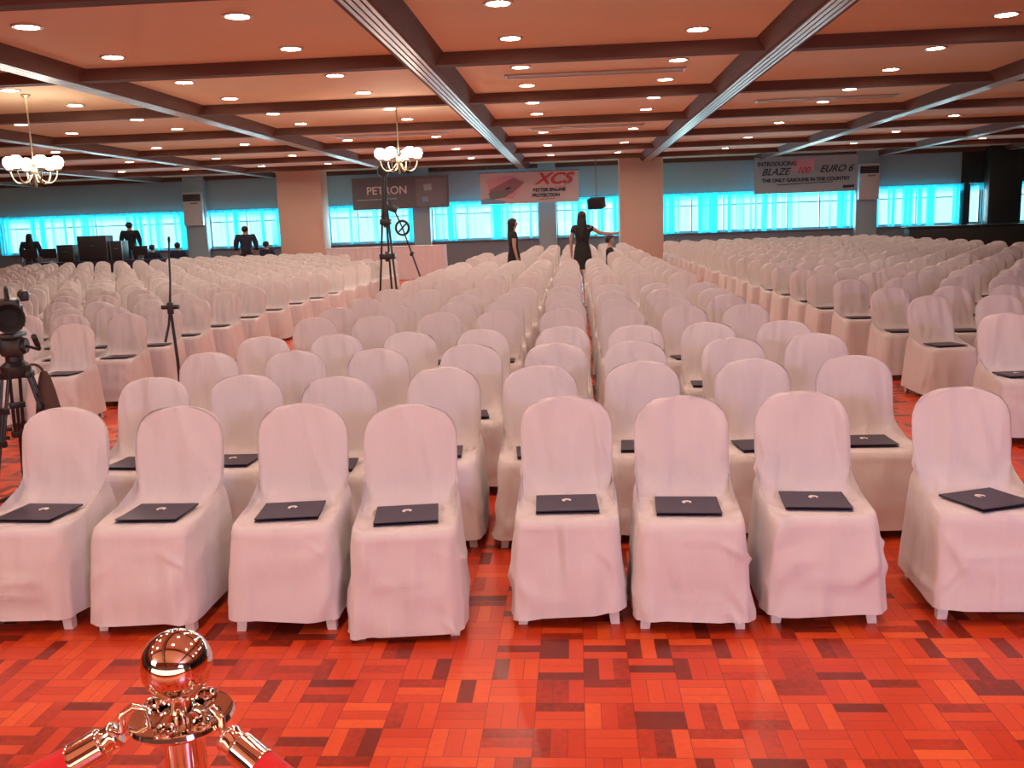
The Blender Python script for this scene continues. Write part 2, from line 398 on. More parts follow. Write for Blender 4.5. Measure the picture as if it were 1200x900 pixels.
# beams: long beams with the slotted track, cross beams
LB = [-20.6, -15.9, -11.35, -6.50, -1.88, 2.57, 6.95, 11.3, 15.6]
CB = [-3.9, .1, 4.15, 8.17, 12.2, 16.1, 20.1, 24.1, 28.1, 32.1, 35.8]
for x in LB:
    bm = bmesh.new(); y0, y1 = YB, WY
    prof = [(-.32, HP+.02), (-.175, HB), (-.12, HB), (-.12, HB+.025), (.12, HB+.025), (.12, HB), (.175, HB), (.32, HP+.02)]
    va = [bm.verts.new((x+p, y0, z)) for p, z in prof]; vb = [bm.verts.new((x+p, y1, z)) for p, z in prof]
    for k in range(8): bm.faces.new((va[k], va[(k+1) % 8], vb[(k+1) % 8], vb[k]))
    bm.faces.new(va); bm.faces.new(vb[::-1])
    struct(obj('ceiling_beam', bm, M_beam, smooth=False))
    bm = bmesh.new()
    for s in (-.1, -.034, .034, .1):
        bx(bm, (x+s, (y0+y1)/2, HB+.002), (.042 if abs(s) > .05 else .05, y1-y0, .03))
    struct(obj('ceiling_beam_slotted_strip', bm, M_track, smooth=False))
for y in CB:
    bm = bmesh.new()
    prof = [(-.04, HP+.02), (0, HB+.012), (.20, HB+.012), (.24, HP+.02)]
    va = [bm.verts.new((XL, y+p, z)) for p, z in prof]; vb = [bm.verts.new((XR, y+p, z)) for p, z in prof]
    for k in range(4): bm.faces.new((va[k], va[(k+1) % 4], vb[(k+1) % 4], vb[k]))
    bm.faces.new(va); bm.faces.new(vb[::-1])
    struct(obj('ceiling_beam', bm, M_beam, smooth=False))

# ------------------------------------------------------------------ downlights
def make_downlight():
    t = thing('downlight', 'x', 'ceiling light')
    bm = bmesh.new(); lathe(bm, [(.112, -.004), (.118, -.014), (.145, -.016), (.152, -.006), (.152, .004), (.112, .004)], 28)
    obj('trim_ring', bm, M_trimring, t)
    bm = bmesh.new(); lathe(bm, [(0, -.012), (.06, -.011), (.112, -.005), (.112, .003), (0, .003)], 28)
    obj('lamp', bm, M_lamp, t)
    return t
dl0 = make_downlight(); dl_used = False
COLS = [('centre bay, column near the mic-stand aisle', -.69), ('centre bay, column near the far pillar', 1.47),
        ('bay beside it, inner column', -3.30), ('bay over the mic-stand aisle, outer column', -5.48),
        ('third bay out, inner column', -8.06), ('third bay out, outer column', -10.3),
        ('fourth bay out, inner column', -12.9), ('fourth bay out, outer column', -15.1), ('fifth bay out', -18.2),
        ('bay over the window-side block aisle', 4.90), ('second bay over the window-side block', 8.93), ('outermost window-side bay', 12.9)]
COLS[2] = ('bay over the mic-stand aisle, inner column', -3.30)
nlights = 0
for ci, (cn, x) in enumerate(COLS):
    k = 0
    for bi, y in enumerate(CB[3:10]):
        for off in ((2.55, .75) if bi else (2.5, .62)):
            yy = y - off
            if yy < 8: continue  # nearer ones are placed below
            d = rgt.dot(Vector((x, yy, HP-CAM_H)))/fwd.dot(Vector((x, yy, HP-CAM_H)))
            e = dwn.dot(Vector((x, yy, HP-CAM_H)))/fwd.dot(Vector((x, yy, HP-CAM_H)))
            if abs(d*FOC) > 625 or e*FOC < -462: continue
            k += 1
            lab = 'lit round downlight, %s from camera in %s' % (ORD[k] if k < 20 else str(k), cn)
            if not dl_used:
                dl0.location = (x, yy, HP); dl0['label'] = lab; dl0['group'] = 'recessed ceiling downlights'; dl_used = True
            else: copy_tree(dl0, (x, yy, HP), 0, lab, 'recessed ceiling downlights')
            nlights += 1
front = [(x, y) for y in (6.6, 4.9, 2.7, 1.0) for x in (-5.48, -3.30, -.69, 1.47, 4.90)]
for i, (x, y) in enumerate(front):
    copy_tree(dl0, (x, y, HP), 0, 'lit round downlight overhead before the first beam, %s of %s line' % (ORD[i % 5+1], ORD[i//5+1]), 'recessed ceiling downlights')
# ------------------------------------------------------------------ chandeliers
def chandelier(loc, label):
    t = thing('chandelier', label, 'chandelier', loc, .3)
    h = HP-loc[2]
    bm = bmesh.new(); lathe(bm, [(0, h), (.07, h), (.07, h-.02), (.03, h-.05), (.012, h-.06), (.012, .05), (.03, .03), (.045, -.02), (.05, -.10), (.035, -.17), (.02, -.22), (.028, -.26), (.018, -.30), (0, -.32)], 16)
    obj('stem', bm, M_brass, t)
    for k in range(6):
        a = 2*PI*k/6; c, s = math.cos(a), math.sin(a)
        bm = bmesh.new()
        pts = bez((.04*c, .04*s, -.12), (.16*c, .16*s, -.34), (.32*c, .32*s, -.26), (.33*c, .33*s, -.06), 12)
        tube(bm, pts, .011, 8)
        tube(bm, bez((.05*c, .05*s, -.02), (.12*c, .12*s, .16), (.20*c, .20*s, .05), (.16*c, .16*s, -.02), 8), .007, 6)
        lathe(bm, [(0, -.02), (.045, -.01), (.06, .01), (.03, .015), (0, .015)], 14, (.33*c, .33*s, -.055))
        obj('arm', bm, M_brass, t)
        bm = bmesh.new(); lathe(bm, [(0, -.035), (.05, -.03), (.085, .01), (.095, .06), (.08, .11), (.045, .14), (0, .145)], 16, (.33*c, .33*s, .0))
        obj('globe', bm, M_globe, t)
    return t
p = px(467, 180, Y=16.9); chandelier((p.x, p.y, p.z-.05), 'blazing globe chandelier hanging above the tall tripod stand')
p = px(39, 191, Y=14.0); chandelier((p.x, p.y, p.z-.05), 'blazing globe chandelier hanging above the dark equipment side')
# linear ceiling air slots seen in some coffers
def diffuser(x, y, label):
    t = thing('air_diffuser', label, 'air vent', (x, y, HP), 0, 'slot diffusers in the ceiling coffers')
    bm = bmesh.new(); bx(bm, (0, 0, -.012), (2.6, .02, .024)); bx(bm, (0, .3, -.012), (2.6, .02, .024)); bx(bm, (-1.3, .15, -.012), (.02, .32, .024)); bx(bm, (1.3, .15, -.012), (.02, .32, .024))
    obj('frame', bm, M_track, t, smooth=False)
    for k in range(5):
        bm = bmesh.new(); bx(bm, (0, .05+.05*k, -.008), (2.56, .03, .006), rot=Euler((.5, 0, 0))); obj('vane', bm, M_acwhite, t, smooth=False)
diffuser(.35, 14.2, 'slot air diffuser in the third coffer of the centre bay')
diffuser(.35, 22.2, 'slot air diffuser in the fifth coffer of the centre bay')
diffuser(-4.2, 22.3, 'slot air diffuser behind the nearer chandelier')
diffuser(4.8, 18.6, 'slot air diffuser over the window-side aisle')

# ------------------------------------------------------------------ chair covers
def sgnpow(v, e): return math.copysign(abs(v)**e, v)
def lerp(a, b, t): return a+(b-a)*t
# stage: (half width, y front, z front, y back, z back, superellipse exponent)
ST = [
 (.240, -.278, .000, .300, .000, 9), (.2325, -.267, .12, .293, .12, 9), (.225, -.255, .24, .286, .24, 9), (.2185, -.245, .34, .277, .36, 9),
 (.2140, -.238, .405, .272, .44, 8), (.2095, -.229, .434, .270, .47, 7.5), (.204, -.207, .441, .268, .49, 6.5), (.200, -.12, .441, .265, .52, 6),
 (.198, -.03, .437, .262, .54, 6), (.196, .06, .432, .260, .56, 6), (.195, .115, .433, .260, .575, 5), (.196, .145, .450, .262, .59, 4.0),
 (.198, .162, .49, .264, .61, 3.4), (.201, .172, .535, .267, .63, 3.2), (.203, .182, .585, .271, .655, 3.0), (.203, .195, .64, .276, .69, 3.0),
]
ZT = .85
def stages(hi, fine=3):
    s = list(ST)
    for q in (0, .18, .36, .54, .70, .82, .91, .97, 1.0):
        z = lerp(.685, ZT, math.sin(q*PI/2)**1.0)
        u = (z-.685)/(ZT-.685)
        w = .203*((1-u**2.4)**(1/2.4)*.86 + .14*(1-u**7)**(1/7))
        s.append((max(w, .035), lerp(.205, .252, u), z, lerp(.280, .285, u), lerp(.715, ZT+.002, u), 2.8))
    out = []
    if hi:
        for a, b in zip(s, s[1:]):
            n = fine if (b[2]-a[2] > .05 or abs(b[1]-a[1]) > .05) else 1
            for k in range(n): out.append(tuple(lerp(x, y, k/n) for x, y in zip(a, b)))
        out.append(s[-1]); return out
    return s
def cover_mesh(seed, nt=48, hi=True, hem=.055, skew=0., wrinkle=1., lean=0., fine=3, crease=0.):
    r = random.Random(seed); o1, o2, o3 = r.random()*50, r.random()*50, r.random()*50
    th = r.choice((-.75, .7, .85, .6)); bm = bmesh.new(); rings = []
    SS = stages(hi, fine)
    for si, (w, yf, zf, yb, zb, ex) in enumerate(SS):
        ring = []
        for k in range(nt):
            a = 2*PI*(k+.5)/nt
            c, s = math.cos(a), math.sin(a)
            X = sgnpow(c, 2/ex)*w; v = sgnpow(s, 2/ex)
            t = (v+1)/2; t2 = t*t*(3-2*t)
            y = lerp(yf, yb, t); z = lerp(zf, zb, t2 if zb-zf < .3 else t)
            nx, ny = c, s*.8
            if zf < .40:     # skirt
                fr = 1-min(zf, zb)/.42
                hz = hem + skew*X + .010*noise.noise(Vector((X*5, y*5, o1)))
                z = max(z, 0)*(1-hz/.42*1.0) + hz if z < .42 else z
                u = X*math.cos(th)+z*math.sin(th); vv = -X*math.sin(th)+z*math.cos(th)
                f1 = 1-abs(noise.noise(Vector((u*7+o1, vv*1.6, o2+y*2))))*2.4
                f2 = noise.noise(Vector((X*13+o2, z*1.3, y*11)))
                d = wrinkle*(.013*f1*(.35+.65*min(1, fr*1.6+.3))*(1 if v < -.5 else .5) + .013*f2*(fr+.12) - .005)
                d = max(-.012, min(d, .009))
                if crease:
                    for sg, fu, oo in ((1, 4.2, o1), (-1, 3.4, o3)):
                        uu = X*math.cos(th)+sg*z*math.sin(th); wv = -sg*X*math.sin(th)+z*math.cos(th)
                        nn = noise.noise(Vector((uu*fu+oo, wv*1.1+oo, y*2)))
                        gate = max(0, min(1, .5+2.2*noise.noise(Vector((X*4+oo, z*4, o2)))))
                        d += crease*gate*math.exp(-(nn/.055)**2)*(.4+.6*min(1, fr*3))
                d *= min(1, fr/.30+.05)*(1-.9*min(1, abs(c*s)*2)**6)
                X += nx*d; y += ny*d*1.5
            elif si < len(SS) and zf < .455 and v > -.97:
                z += wrinkle*.004*noise.noise(Vector((X*11, y*9, o3)))
                if abs(X) > .12 and yf > .02: z += .006*wrinkle
            if zf >= .455:   # backrest
                f1 = 1-abs(noise.noise(Vector((X*8+o3+z*1.1, z*1.5+o1, 1+t))))*2.2
                f2 = noise.noise(Vector((X*15+o1, z*2, t*3+o2)))
                low = 1+max(0, (.66-z))*3
                if crease and v < 0:
                    nn = noise.noise(Vector((X*5.5+o2+z*.9, z*1.0+o3, 0))); y -= crease*.55*math.exp(-(nn/.09)**2)*low
                y += wrinkle*(.010*f1+.008*f2)*low*(1 if v < 0 else -1)
                X += lean*(z-.45)
                if z < .53: X += math.copysign(.008*wrinkle*(1+noise.noise(Vector((z*20, o1, X*3)))), X)*(1 if t < .5 else .3)
            ring.append(bm.verts.new((X, y, z)))
        rings.append(ring)
    for a, b in zip(rings, rings[1:]):
        for k in range(nt): bm.faces.new((a[k], a[(k+1) % nt], b[(k+1) % nt], b[k]))
    c = sum((q.co for q in rings[-1]), Vector())/nt + Vector((0, 0, .002)); cv = bm.verts.new(c)
    for k in range(nt): bm.faces.new((rings[-1][k], rings[-1][(k+1) % nt], cv))
    # turned hem: a small inward return
    inner = [bm.verts.new((q.co.x*.97, q.co.y*.97, q.co.z+.012)) for q in rings[0]]
    for k in range(nt): bm.faces.new((inner[k], inner[(k+1) % nt], rings[0][(k+1) % nt], rings[0][k]))
    return bm
def leg_mesh(sx, front):
    """moulded L-section plastic leg, wider at the top"""
    bm = bmesh.new(); yy = -.205 if front else .225; sgn = -1 if front else 1
    def ring(z, s, sh):
        x0, y0 = sx*(.186+sh), yy+sgn*sh
        t = .006
        pts = [(x0, y0), (x0-sx*s, y0), (x0-sx*s, y0-sgn*t), (x0-sx*t, y0-sgn*t), (x0-sx*t, y0-sgn*s), (x0, y0-sgn*s)]
        return [bm.verts.new((px_, py_, z)) for px_, py_ in pts]
    rs = [ring(0, .036, .020), ring(.012, .038, .019), ring(.2, .050, .008), ring(.405, .062, 0)]
    for a, b in zip(rs, rs[1:]):
        for k in range(6): bm.faces.new((a[k], a[(k+1) % 6], b[(k+1) % 6], b[k]))
    bm.faces.new(rs[0]); bm.faces.new(rs[-1])
    return finish(bm, 'leg', M_leg, False)
LEGS = [leg_mesh(-1, True), leg_mesh(1, True), leg_mesh(-1, False), leg_mesh(1, False)]
def make_chair(cm, label, loc, rz, group, legs=True):
    if legs:
        t = thing('covered_chair', label, 'chair', loc, rz, group)
        link('chair_cover', cm, t)
        for lm in LEGS: link('leg', lm, t)
    else:
        t = tag(link('covered_chair', cm, None, loc, rz), label, 'chair', group)
    return t
# folders
def swirl(bm, z):
    pts = []
    for i in range(15):
        a = math.radians(-40+ i*20); pts.append((.0085*math.cos(a), .0085*math.sin(a)))
    w = [(.0020+.0026*math.sin(PI*i/14)) for i in range(15)]
    L = [bm.verts.new((x*(1+w[i]/.0085), y*(1+w[i]/.0085), z)) for i, (x, y) in enumerate(pts)]
    R = [bm.verts.new((x*(1-w[i]/.0085), y*(1-w[i]/.0085), z)) for i, (x, y) in enumerate(pts)]
    for i in range(14): bm.faces.new((L[i], L[i+1], R[i+1], R[i]))
    q = [bm.verts.new((x, y, z)) for x, y in ((-.007, -.0012), (.0085, .0015), (.0085, .0038), (-.007, .0012))]; bm.faces.new(q)
    return bm
def folder_parts():
    bm = bmesh.new(); w, d = .258, .245
    def sheet(z0, z1, lift):
        n = 6; top, bot = [], []
        for i in range(n+1):
            y = -d/2+d*i/n; zz = lift*(1-(i/n))**2
            for lst, z in ((top, z1), (bot, z0)):
                lst.append([bm.verts.new((x, y, z+zz)) for x in (-w/2, 0, w/2)])
        for a, b in zip(top, top[1:]):
            for k in range(2): bm.faces.new((a[k], a[k+1], b[k+1], b[k]))
        for a, b in zip(bot, bot[1:]):
            for k in range(2): bm.faces.new((a[k+1], a[k], b[k], b[k+1]))
        per = lambda g: [g[0][0], g[0][1], g[0][2]] + [r[2] for r in g[1:]] + [g[-1][1], g[-1][0]] + [r[0] for r in g[-2:0:-1]]
        pt, pb = per(top), per(bot)
        for k in range(len(pt)): bm.faces.new((pb[k], pb[(k+1) % len(pb)], pt[(k+1) % len(pt)], pt[k]))
    sheet(0, .0035, 0); sheet(.0045, .008, .007)
    bx(bm, (0, d/2, .004), (w, .006, .008), .002)
    body = finish(bm, 'folder_body', M_folder)
    bm = bmesh.new(); swirl(bm, 0); bmesh.ops.transform(bm, matrix=Matrix.Translation((0, .035, .0100)) @ Matrix.Diagonal((1.7, 1.9, 1, 1)), verts=bm.verts)
    mark = finish(bm, 'emblem', M_white, False)
    return body, mark
F_BODY, F_MARK = folder_parts()
def folder(ch_loc, ch_rz, label, dx=0, dy=0, rz=0, mark=True):
    v = Matrix.Rotation(ch_rz, 3, 'Z') @ Vector((dx, -.030+dy, 0))
    if mark:
        t = thing('folder', label, 'folder', (ch_loc[0]+v.x, ch_loc[1]+v.y, .4445), ch_rz+rz, 'navy folders laid on the chair seats')
        link('folder_cover', F_BODY, t); link('emblem', F_MARK, t, label='small white swirl emblem')
    else:
        t = tag(link('folder', F_BODY, None, (ch_loc[0]+v.x, ch_loc[1]+v.y, .4445), ch_rz+rz), label, 'folder', 'navy folders laid on the chair seats')

VAR_HI = [finish(cover_mesh(200+i, 80, True, .055, .02*(i % 3-1), .9, 0, 4, .012), 'chair_cover', M_cloth, True, 75) for i in range(8)]
VAR_MID = [finish(cover_mesh(300+i, 28, False, .03, 0, .6), 'chair_cover', M_cloth, True, 75) for i in range(6)]

# front row: each cover is its own
FRONT = [  # x, y(top), rz deg, hem, skew, lean, folder dx, dy, rz, label
 (-2.34, 4.07, 0, .062, .01, 0, .0, .0, -4, 'front-row white chair nearest the camera tripod, smooth drape'),
 (-1.80, 4.05, -1, .050, .02, 0, .0, .0, 1, 'front-row white chair standing directly behind the chrome stanchion'),
 (-1.22, 4.05, 2, .062, -.02, 0, .0, .0, 5, 'front-row white chair with long diagonal creases and folder near its corner'),
 (-.715, 3.98, 5, .028, .075, .02, .0, .0, 3, 'front-row white chair whose crooked skirt hangs almost to the floor'),
 (-.055, 4.10, 0, .055, .11, 0, .0, .0, 2, 'front-row white chair with hem lifted to bare one white leg'),
 (.44, 4.05, -1, .05, .01, 0, .0, .0, -2, 'front-row white chair with vertical gathers below its centred folder'),
 (.965, 4.10, -1, .055, .045, 0, .0, .0, -4, 'front-row white chair seventh along, before the gap at the row end'),
 (1.635, 4.12, -4, .060, .0, 0, .015, -.035, 24, 'last front-row white chair set apart with folder turned askew'),
]
FL = ['navy folder on the first front-row chair beside the camera tripod', 'navy folder on the chair behind the chrome stanchion',
      'navy folder on the front-row chair with diagonal creases', 'navy folder on the front-row chair with the low crooked skirt',
      'navy folder on the front-row chair with the lifted hem', 'navy folder on the front-row chair with vertical gathers',
      'navy folder on the seventh front-row chair, next to the row gap', 'navy folder turned askew on the last front-row chair']
for i, (x, yt, rz, hem, skew, lean, fx, fy, fr, lab) in enumerate(FRONT):
    cm = finish(cover_mesh(20+i*3, 132, True, hem, skew, 1.1, lean, 7, .017), 'chair_cover', M_cloth, True, 75)
    loc = (x, yt-.27, 0); make_chair(cm, lab, loc, math.radians(rz), 'white covered chairs in the middle block')
    folder(loc, math.radians(rz), FL[i], fx, fy, math.radians(fr))

chairs = []   # (x, y, rz, block, row, col)
MID = [
 [(-2.3, 4.91), (-1.79, 4.93), (-1.24, 4.80), (-.73, 5.03), (-.20, 5.02), (.35, 5.09), (.94, 5.08), (1.49, 5.12)],
 [(-2.39, 5.92), (-1.81, 5.90), (-1.27, 5.89), (-.67, 5.98), (-.13, 5.96), (.38, 5.95), (1.0, 5.99), (1.53, 6.12)],
 [(-2.3, 6.74), (-1.75, 6.78), (-1.21, 6.80), (-.70, 6.85), (-.11, 6.90), (.43, 6.87), (.955, 6.92), (1.50, 6.92)],
 [(-2.3, 8.10), (-1.76, 8.12), (-1.20, 8.28), (-.68, 8.29), (-.13, 8.34), (.41, 8.29), (.95, 8.24), (1.47, 8.30)],
 [(-2.33, 9.1), (-1.77, 9.22), (-1.19, 9.32), (-.70, 9.32), (-.10, 9.26), (.41, 9.17), (.95, 9.18), (1.48, 9.30)]]
yy = [10.25, 11.25, 13.4, 14.45, 15.5, 16.55, 18.1, 19.15, 21.6, 22.7, 23.8, 24.9, 26.2, 27.3, 28.4, 29.5, 30.8]
for q in yy:
    MID.append([(-2.30+.545*c + rnd.uniform(-.025, .025), q+rnd.uniform(-.08, .08)) for c in range(8)])
for ri, row in enumerate(MID):
    for c, (x, y) in enumerate(row):
        if ri == 6 and c == 0: y += .25
        if y > 26 and c < 2: continue
        chairs.append((x, y-.27, rnd.uniform(-.05, .05), 'M', ri+2, c+1))
LY = [8.1, 9.2, 10.0, 10.9, 12.0, 13.05, 14.1, 15.2, 16.3, 17.4, 18.6, 19.7, 20.8, 21.9, 23.0, 24.1, 25.2, 26.3, 27.4, 28.5, 29.6, 30.7]
for ri, y in enumerate(LY):
    for c in range(34):
        x = -4.52-.56*c
        if abs(x) > .60*y+.7: break
        if y > 24 and c < 4: continue
        if y > 28.5 and x < -13: continue
        if 27.6 < y < 30 and x > -8.3: continue
        chairs.append((x+rnd.uniform(-.03, .03), y-.27+rnd.uniform(-.08, .08), rnd.uniform(-.06, .06), 'L', ri+1, c+1))
RY = [7.06, 8.6, 9.65, 10.95, 12.05, 13.1, 14.2, 15.2, 16.3, 17.4, 18.5, 19.6, 20.7, 21.8, 22.9, 24, 25.1, 26.2, 27.3, 28.4, 29.5, 30.6, 31.7]
for ri, y in enumerate(RY):
    for c in range(12):
        x = 3.14+.57*c
        if x > .48*y+.6: break
        chairs.append((x+rnd.uniform(-.03, .03), y-.27+rnd.uniform(-.08, .08), rnd.uniform(-.06, .06)+.03, 'R', ri+1, c+1))
chairs.sort(key=lambda q: q[1])
NEAR = 292
BL = {'M': ('%s from the mic-stand aisle, %s row of middle block', 'white covered chairs in the middle block'),
      'L': ('%s from aisle, %s row of block behind the camera tripod', 'white covered chairs behind the camera tripod'),
      'R': ('%s from aisle, %s row of block before pale blue banner', 'white covered chairs before the pale blue banner')}
for i, (x, y, rz, b, r, c) in enumerate(chairs[:NEAR]):
    f, g = BL[b]; w = f % (ORD[c], ORD[r])
    near = y < 7.5; legs = y < 9.6
    cm = VAR_HI[(i*5+c) % 8] if legs else VAR_MID[(i*5+c) % 6]
    make_chair(cm, 'white covered chair, ' + w, (x, y, 0), rz, g, legs)
    show = (b == 'M' and r <= 5) or (b != 'M' and y < 13 and c <= 6) or (b == 'L' and c <= 2 and y < 18) or (b == 'R' and c <= 2 and y < 16)
    if show:
        folder((x, y), rz, 'navy folder on chair ' + w, rnd.uniform(-.02, .02), rnd.uniform(-.01, .01), rnd.uniform(-.12, .12), mark=(y < 7))
# every chair farther back: one mass of covers
base = cover_mesh(999, 16, False, .02, 0, .5); base.verts.ensure_lookup_table(); base.verts.index_update()
bv = [q.co.copy() for q in base.verts]; bf = [[q.index for q in f.verts] for f in base.faces]; base.free()
V, Fc = [], []
for x, y, rz, b, r, c in chairs[NEAR:]:
    n0 = len(V); cz, sz = math.cos(rz), math.sin(rz)
    V += [(x+q.x*cz-q.y*sz, y+q.x*sz+q.y*cz, q.z) for q in bv]; Fc += [[k+n0 for k in f] for f in bf]
me = bpy.data.meshes.new('distant_covered_chairs'); me.from_pydata(V, [], Fc); me.materials.append(M_cloth)
me.polygons.foreach_set('use_smooth', [True]*len(me.polygons))
o = tag(link('distant_covered_chairs', me), 'far rows of white covered chairs massed before the window wall', 'chairs'); o['kind'] = 'stuff'

# ------------------------------------------------------------------ stanchions and velvet ropes
ST_LOC = px(207, 779, Z=1.055); ST_LOC.z = 0
def stanchion(loc, label):
    t = thing('stanchion', label, 'stanchion', loc, 0, 'chrome rope stanchions')
    bm = bmesh.new(); lathe(bm, [(0, 0), (.16, 0), (.165, .012), (.15, .03), (.06, .05), (.032, .065), (0, .065)], 40); obj('base', bm, M_chrome, t)
    bm = bmesh.new(); lathe(bm, [(0, .06), (.027, .06), (.027, .955), (.031, .957), (.031, .972), (0, .972)], 32); obj('post', bm, M_chrome, t)
    bm = bmesh.new(); lathe(bm, [(0, .970), (.055, .972), (.066, .976), (.069, .981), (.067, .986), (.058, .987), (.030, .985), (.022, .990), (0, .992)], 48)
    for a in (-.62, PI-.45, PI/2-.3, -PI/2):   # rolled eyelets on the collar rim
        c, q_ = math.cos(a), math.sin(a)
        tube(bm, [(.050*c+.013*math.cos(q), .050*q_+.013*math.sin(q), .9885) for q in [2*PI*k/16 for k in range(17)]], .0032, 8, False)
    obj('collar', bm, M_chrome, t)
    bm = bmesh.new(); lathe(bm, [(0, .985), (.017, .985), (.014, 1.0), (.013, 1.008), (.020, 1.012), (.026, 1.014), (.026, 1.018)] +
          [(.0465*math.sin(q), 1.056-.0465*math.cos(q)) for q in [.62+(PI-.62)*k/24 for k in range(25)]], 48); obj('ball_finial', bm, M_chrome, t)
    return t
stanchion(ST_LOC, 'chrome ball-topped stanchion holding two red velvet ropes')
S2 = Vector((-2.1, .55, 0)); S3 = Vector((.95, .45, 0))
stanchion(S2, 'chrome stanchion holding the far end of the first rope'); stanchion(S3, 'chrome stanchion holding the far end of the second rope')
def rope(a, b, label):
    a, b = Vector(a), Vector(b); d = (b-a); d.z = 0; d.normalize()
    t = thing('velvet_rope', label, 'rope', a, 0, 'red velvet barrier ropes')
    A0 = a + d*.060 + Vector((0, 0, .984)); B0 = b - d*.060 + Vector((0, 0, .984))
    mid = (A0+B0)/2 - Vector((0, 0, .42)); pts = bez(A0, lerp(A0, B0, .22)-Vector((0, 0, .20)), lerp(A0, B0, .78)-Vector((0, 0, .20)), B0, 60)
    # arc-length split: hook, chrome end, rope, chrome end, hook
    acc = [0]
    for p, q in zip(pts, pts[1:]): acc.append(acc[-1]+(q-p).length)
    def at(s):
        s = max(0, min(acc[-1], s))
        for i in range(len(acc)-1):
            if acc[i+1] >= s: return pts[i].lerp(pts[i+1], (s-acc[i])/max(1e-9, acc[i+1]-acc[i]))
        return pts[-1]
    T = acc[-1]
    for e in (0, 1):
        g = lambda s: (at(s) if not e else at(T-s)) - a
        bm = bmesh.new()
        hp = g(0) + Vector((0, 0, .012)); dd = d if not e else -d
        hk = [hp - dd*.018 - Vector((0, 0, .012)), hp - dd*.016 + Vector((0, 0, .004)), hp + dd*.0 + Vector((0, 0, .010)), hp + dd*.014, g(.018), g(.024)]
        tube(bm, hk, [.003, .0042, .005, .005, .005, .007], 10)
        obj('hook', bm, M_chrome, t)
        bm = bmesh.new(); ss = [.020, .022, .026, .029, .033, .042, .045, .048, .082, .085, .088]; rr = [.006, .015, .018, .0185, .0165, .0165, .0205, .0215, .0215, .0225, .0225]
        tube(bm, [g(s) for s in ss], rr, 24); obj('end_cap', bm, M_chrome, t)
    bm = bmesh.new(); n = 60
    tube(bm, [at(.082+(T-.164)*k/n)-a for k in range(n+1)], .0215, 20); obj('rope', bm, M_velvet, t)
rope(ST_LOC, S2, 'red velvet rope sloping off toward the camera tripod side')
rope(ST_LOC, S3, 'red velvet rope sloping off below the front-row chairs')

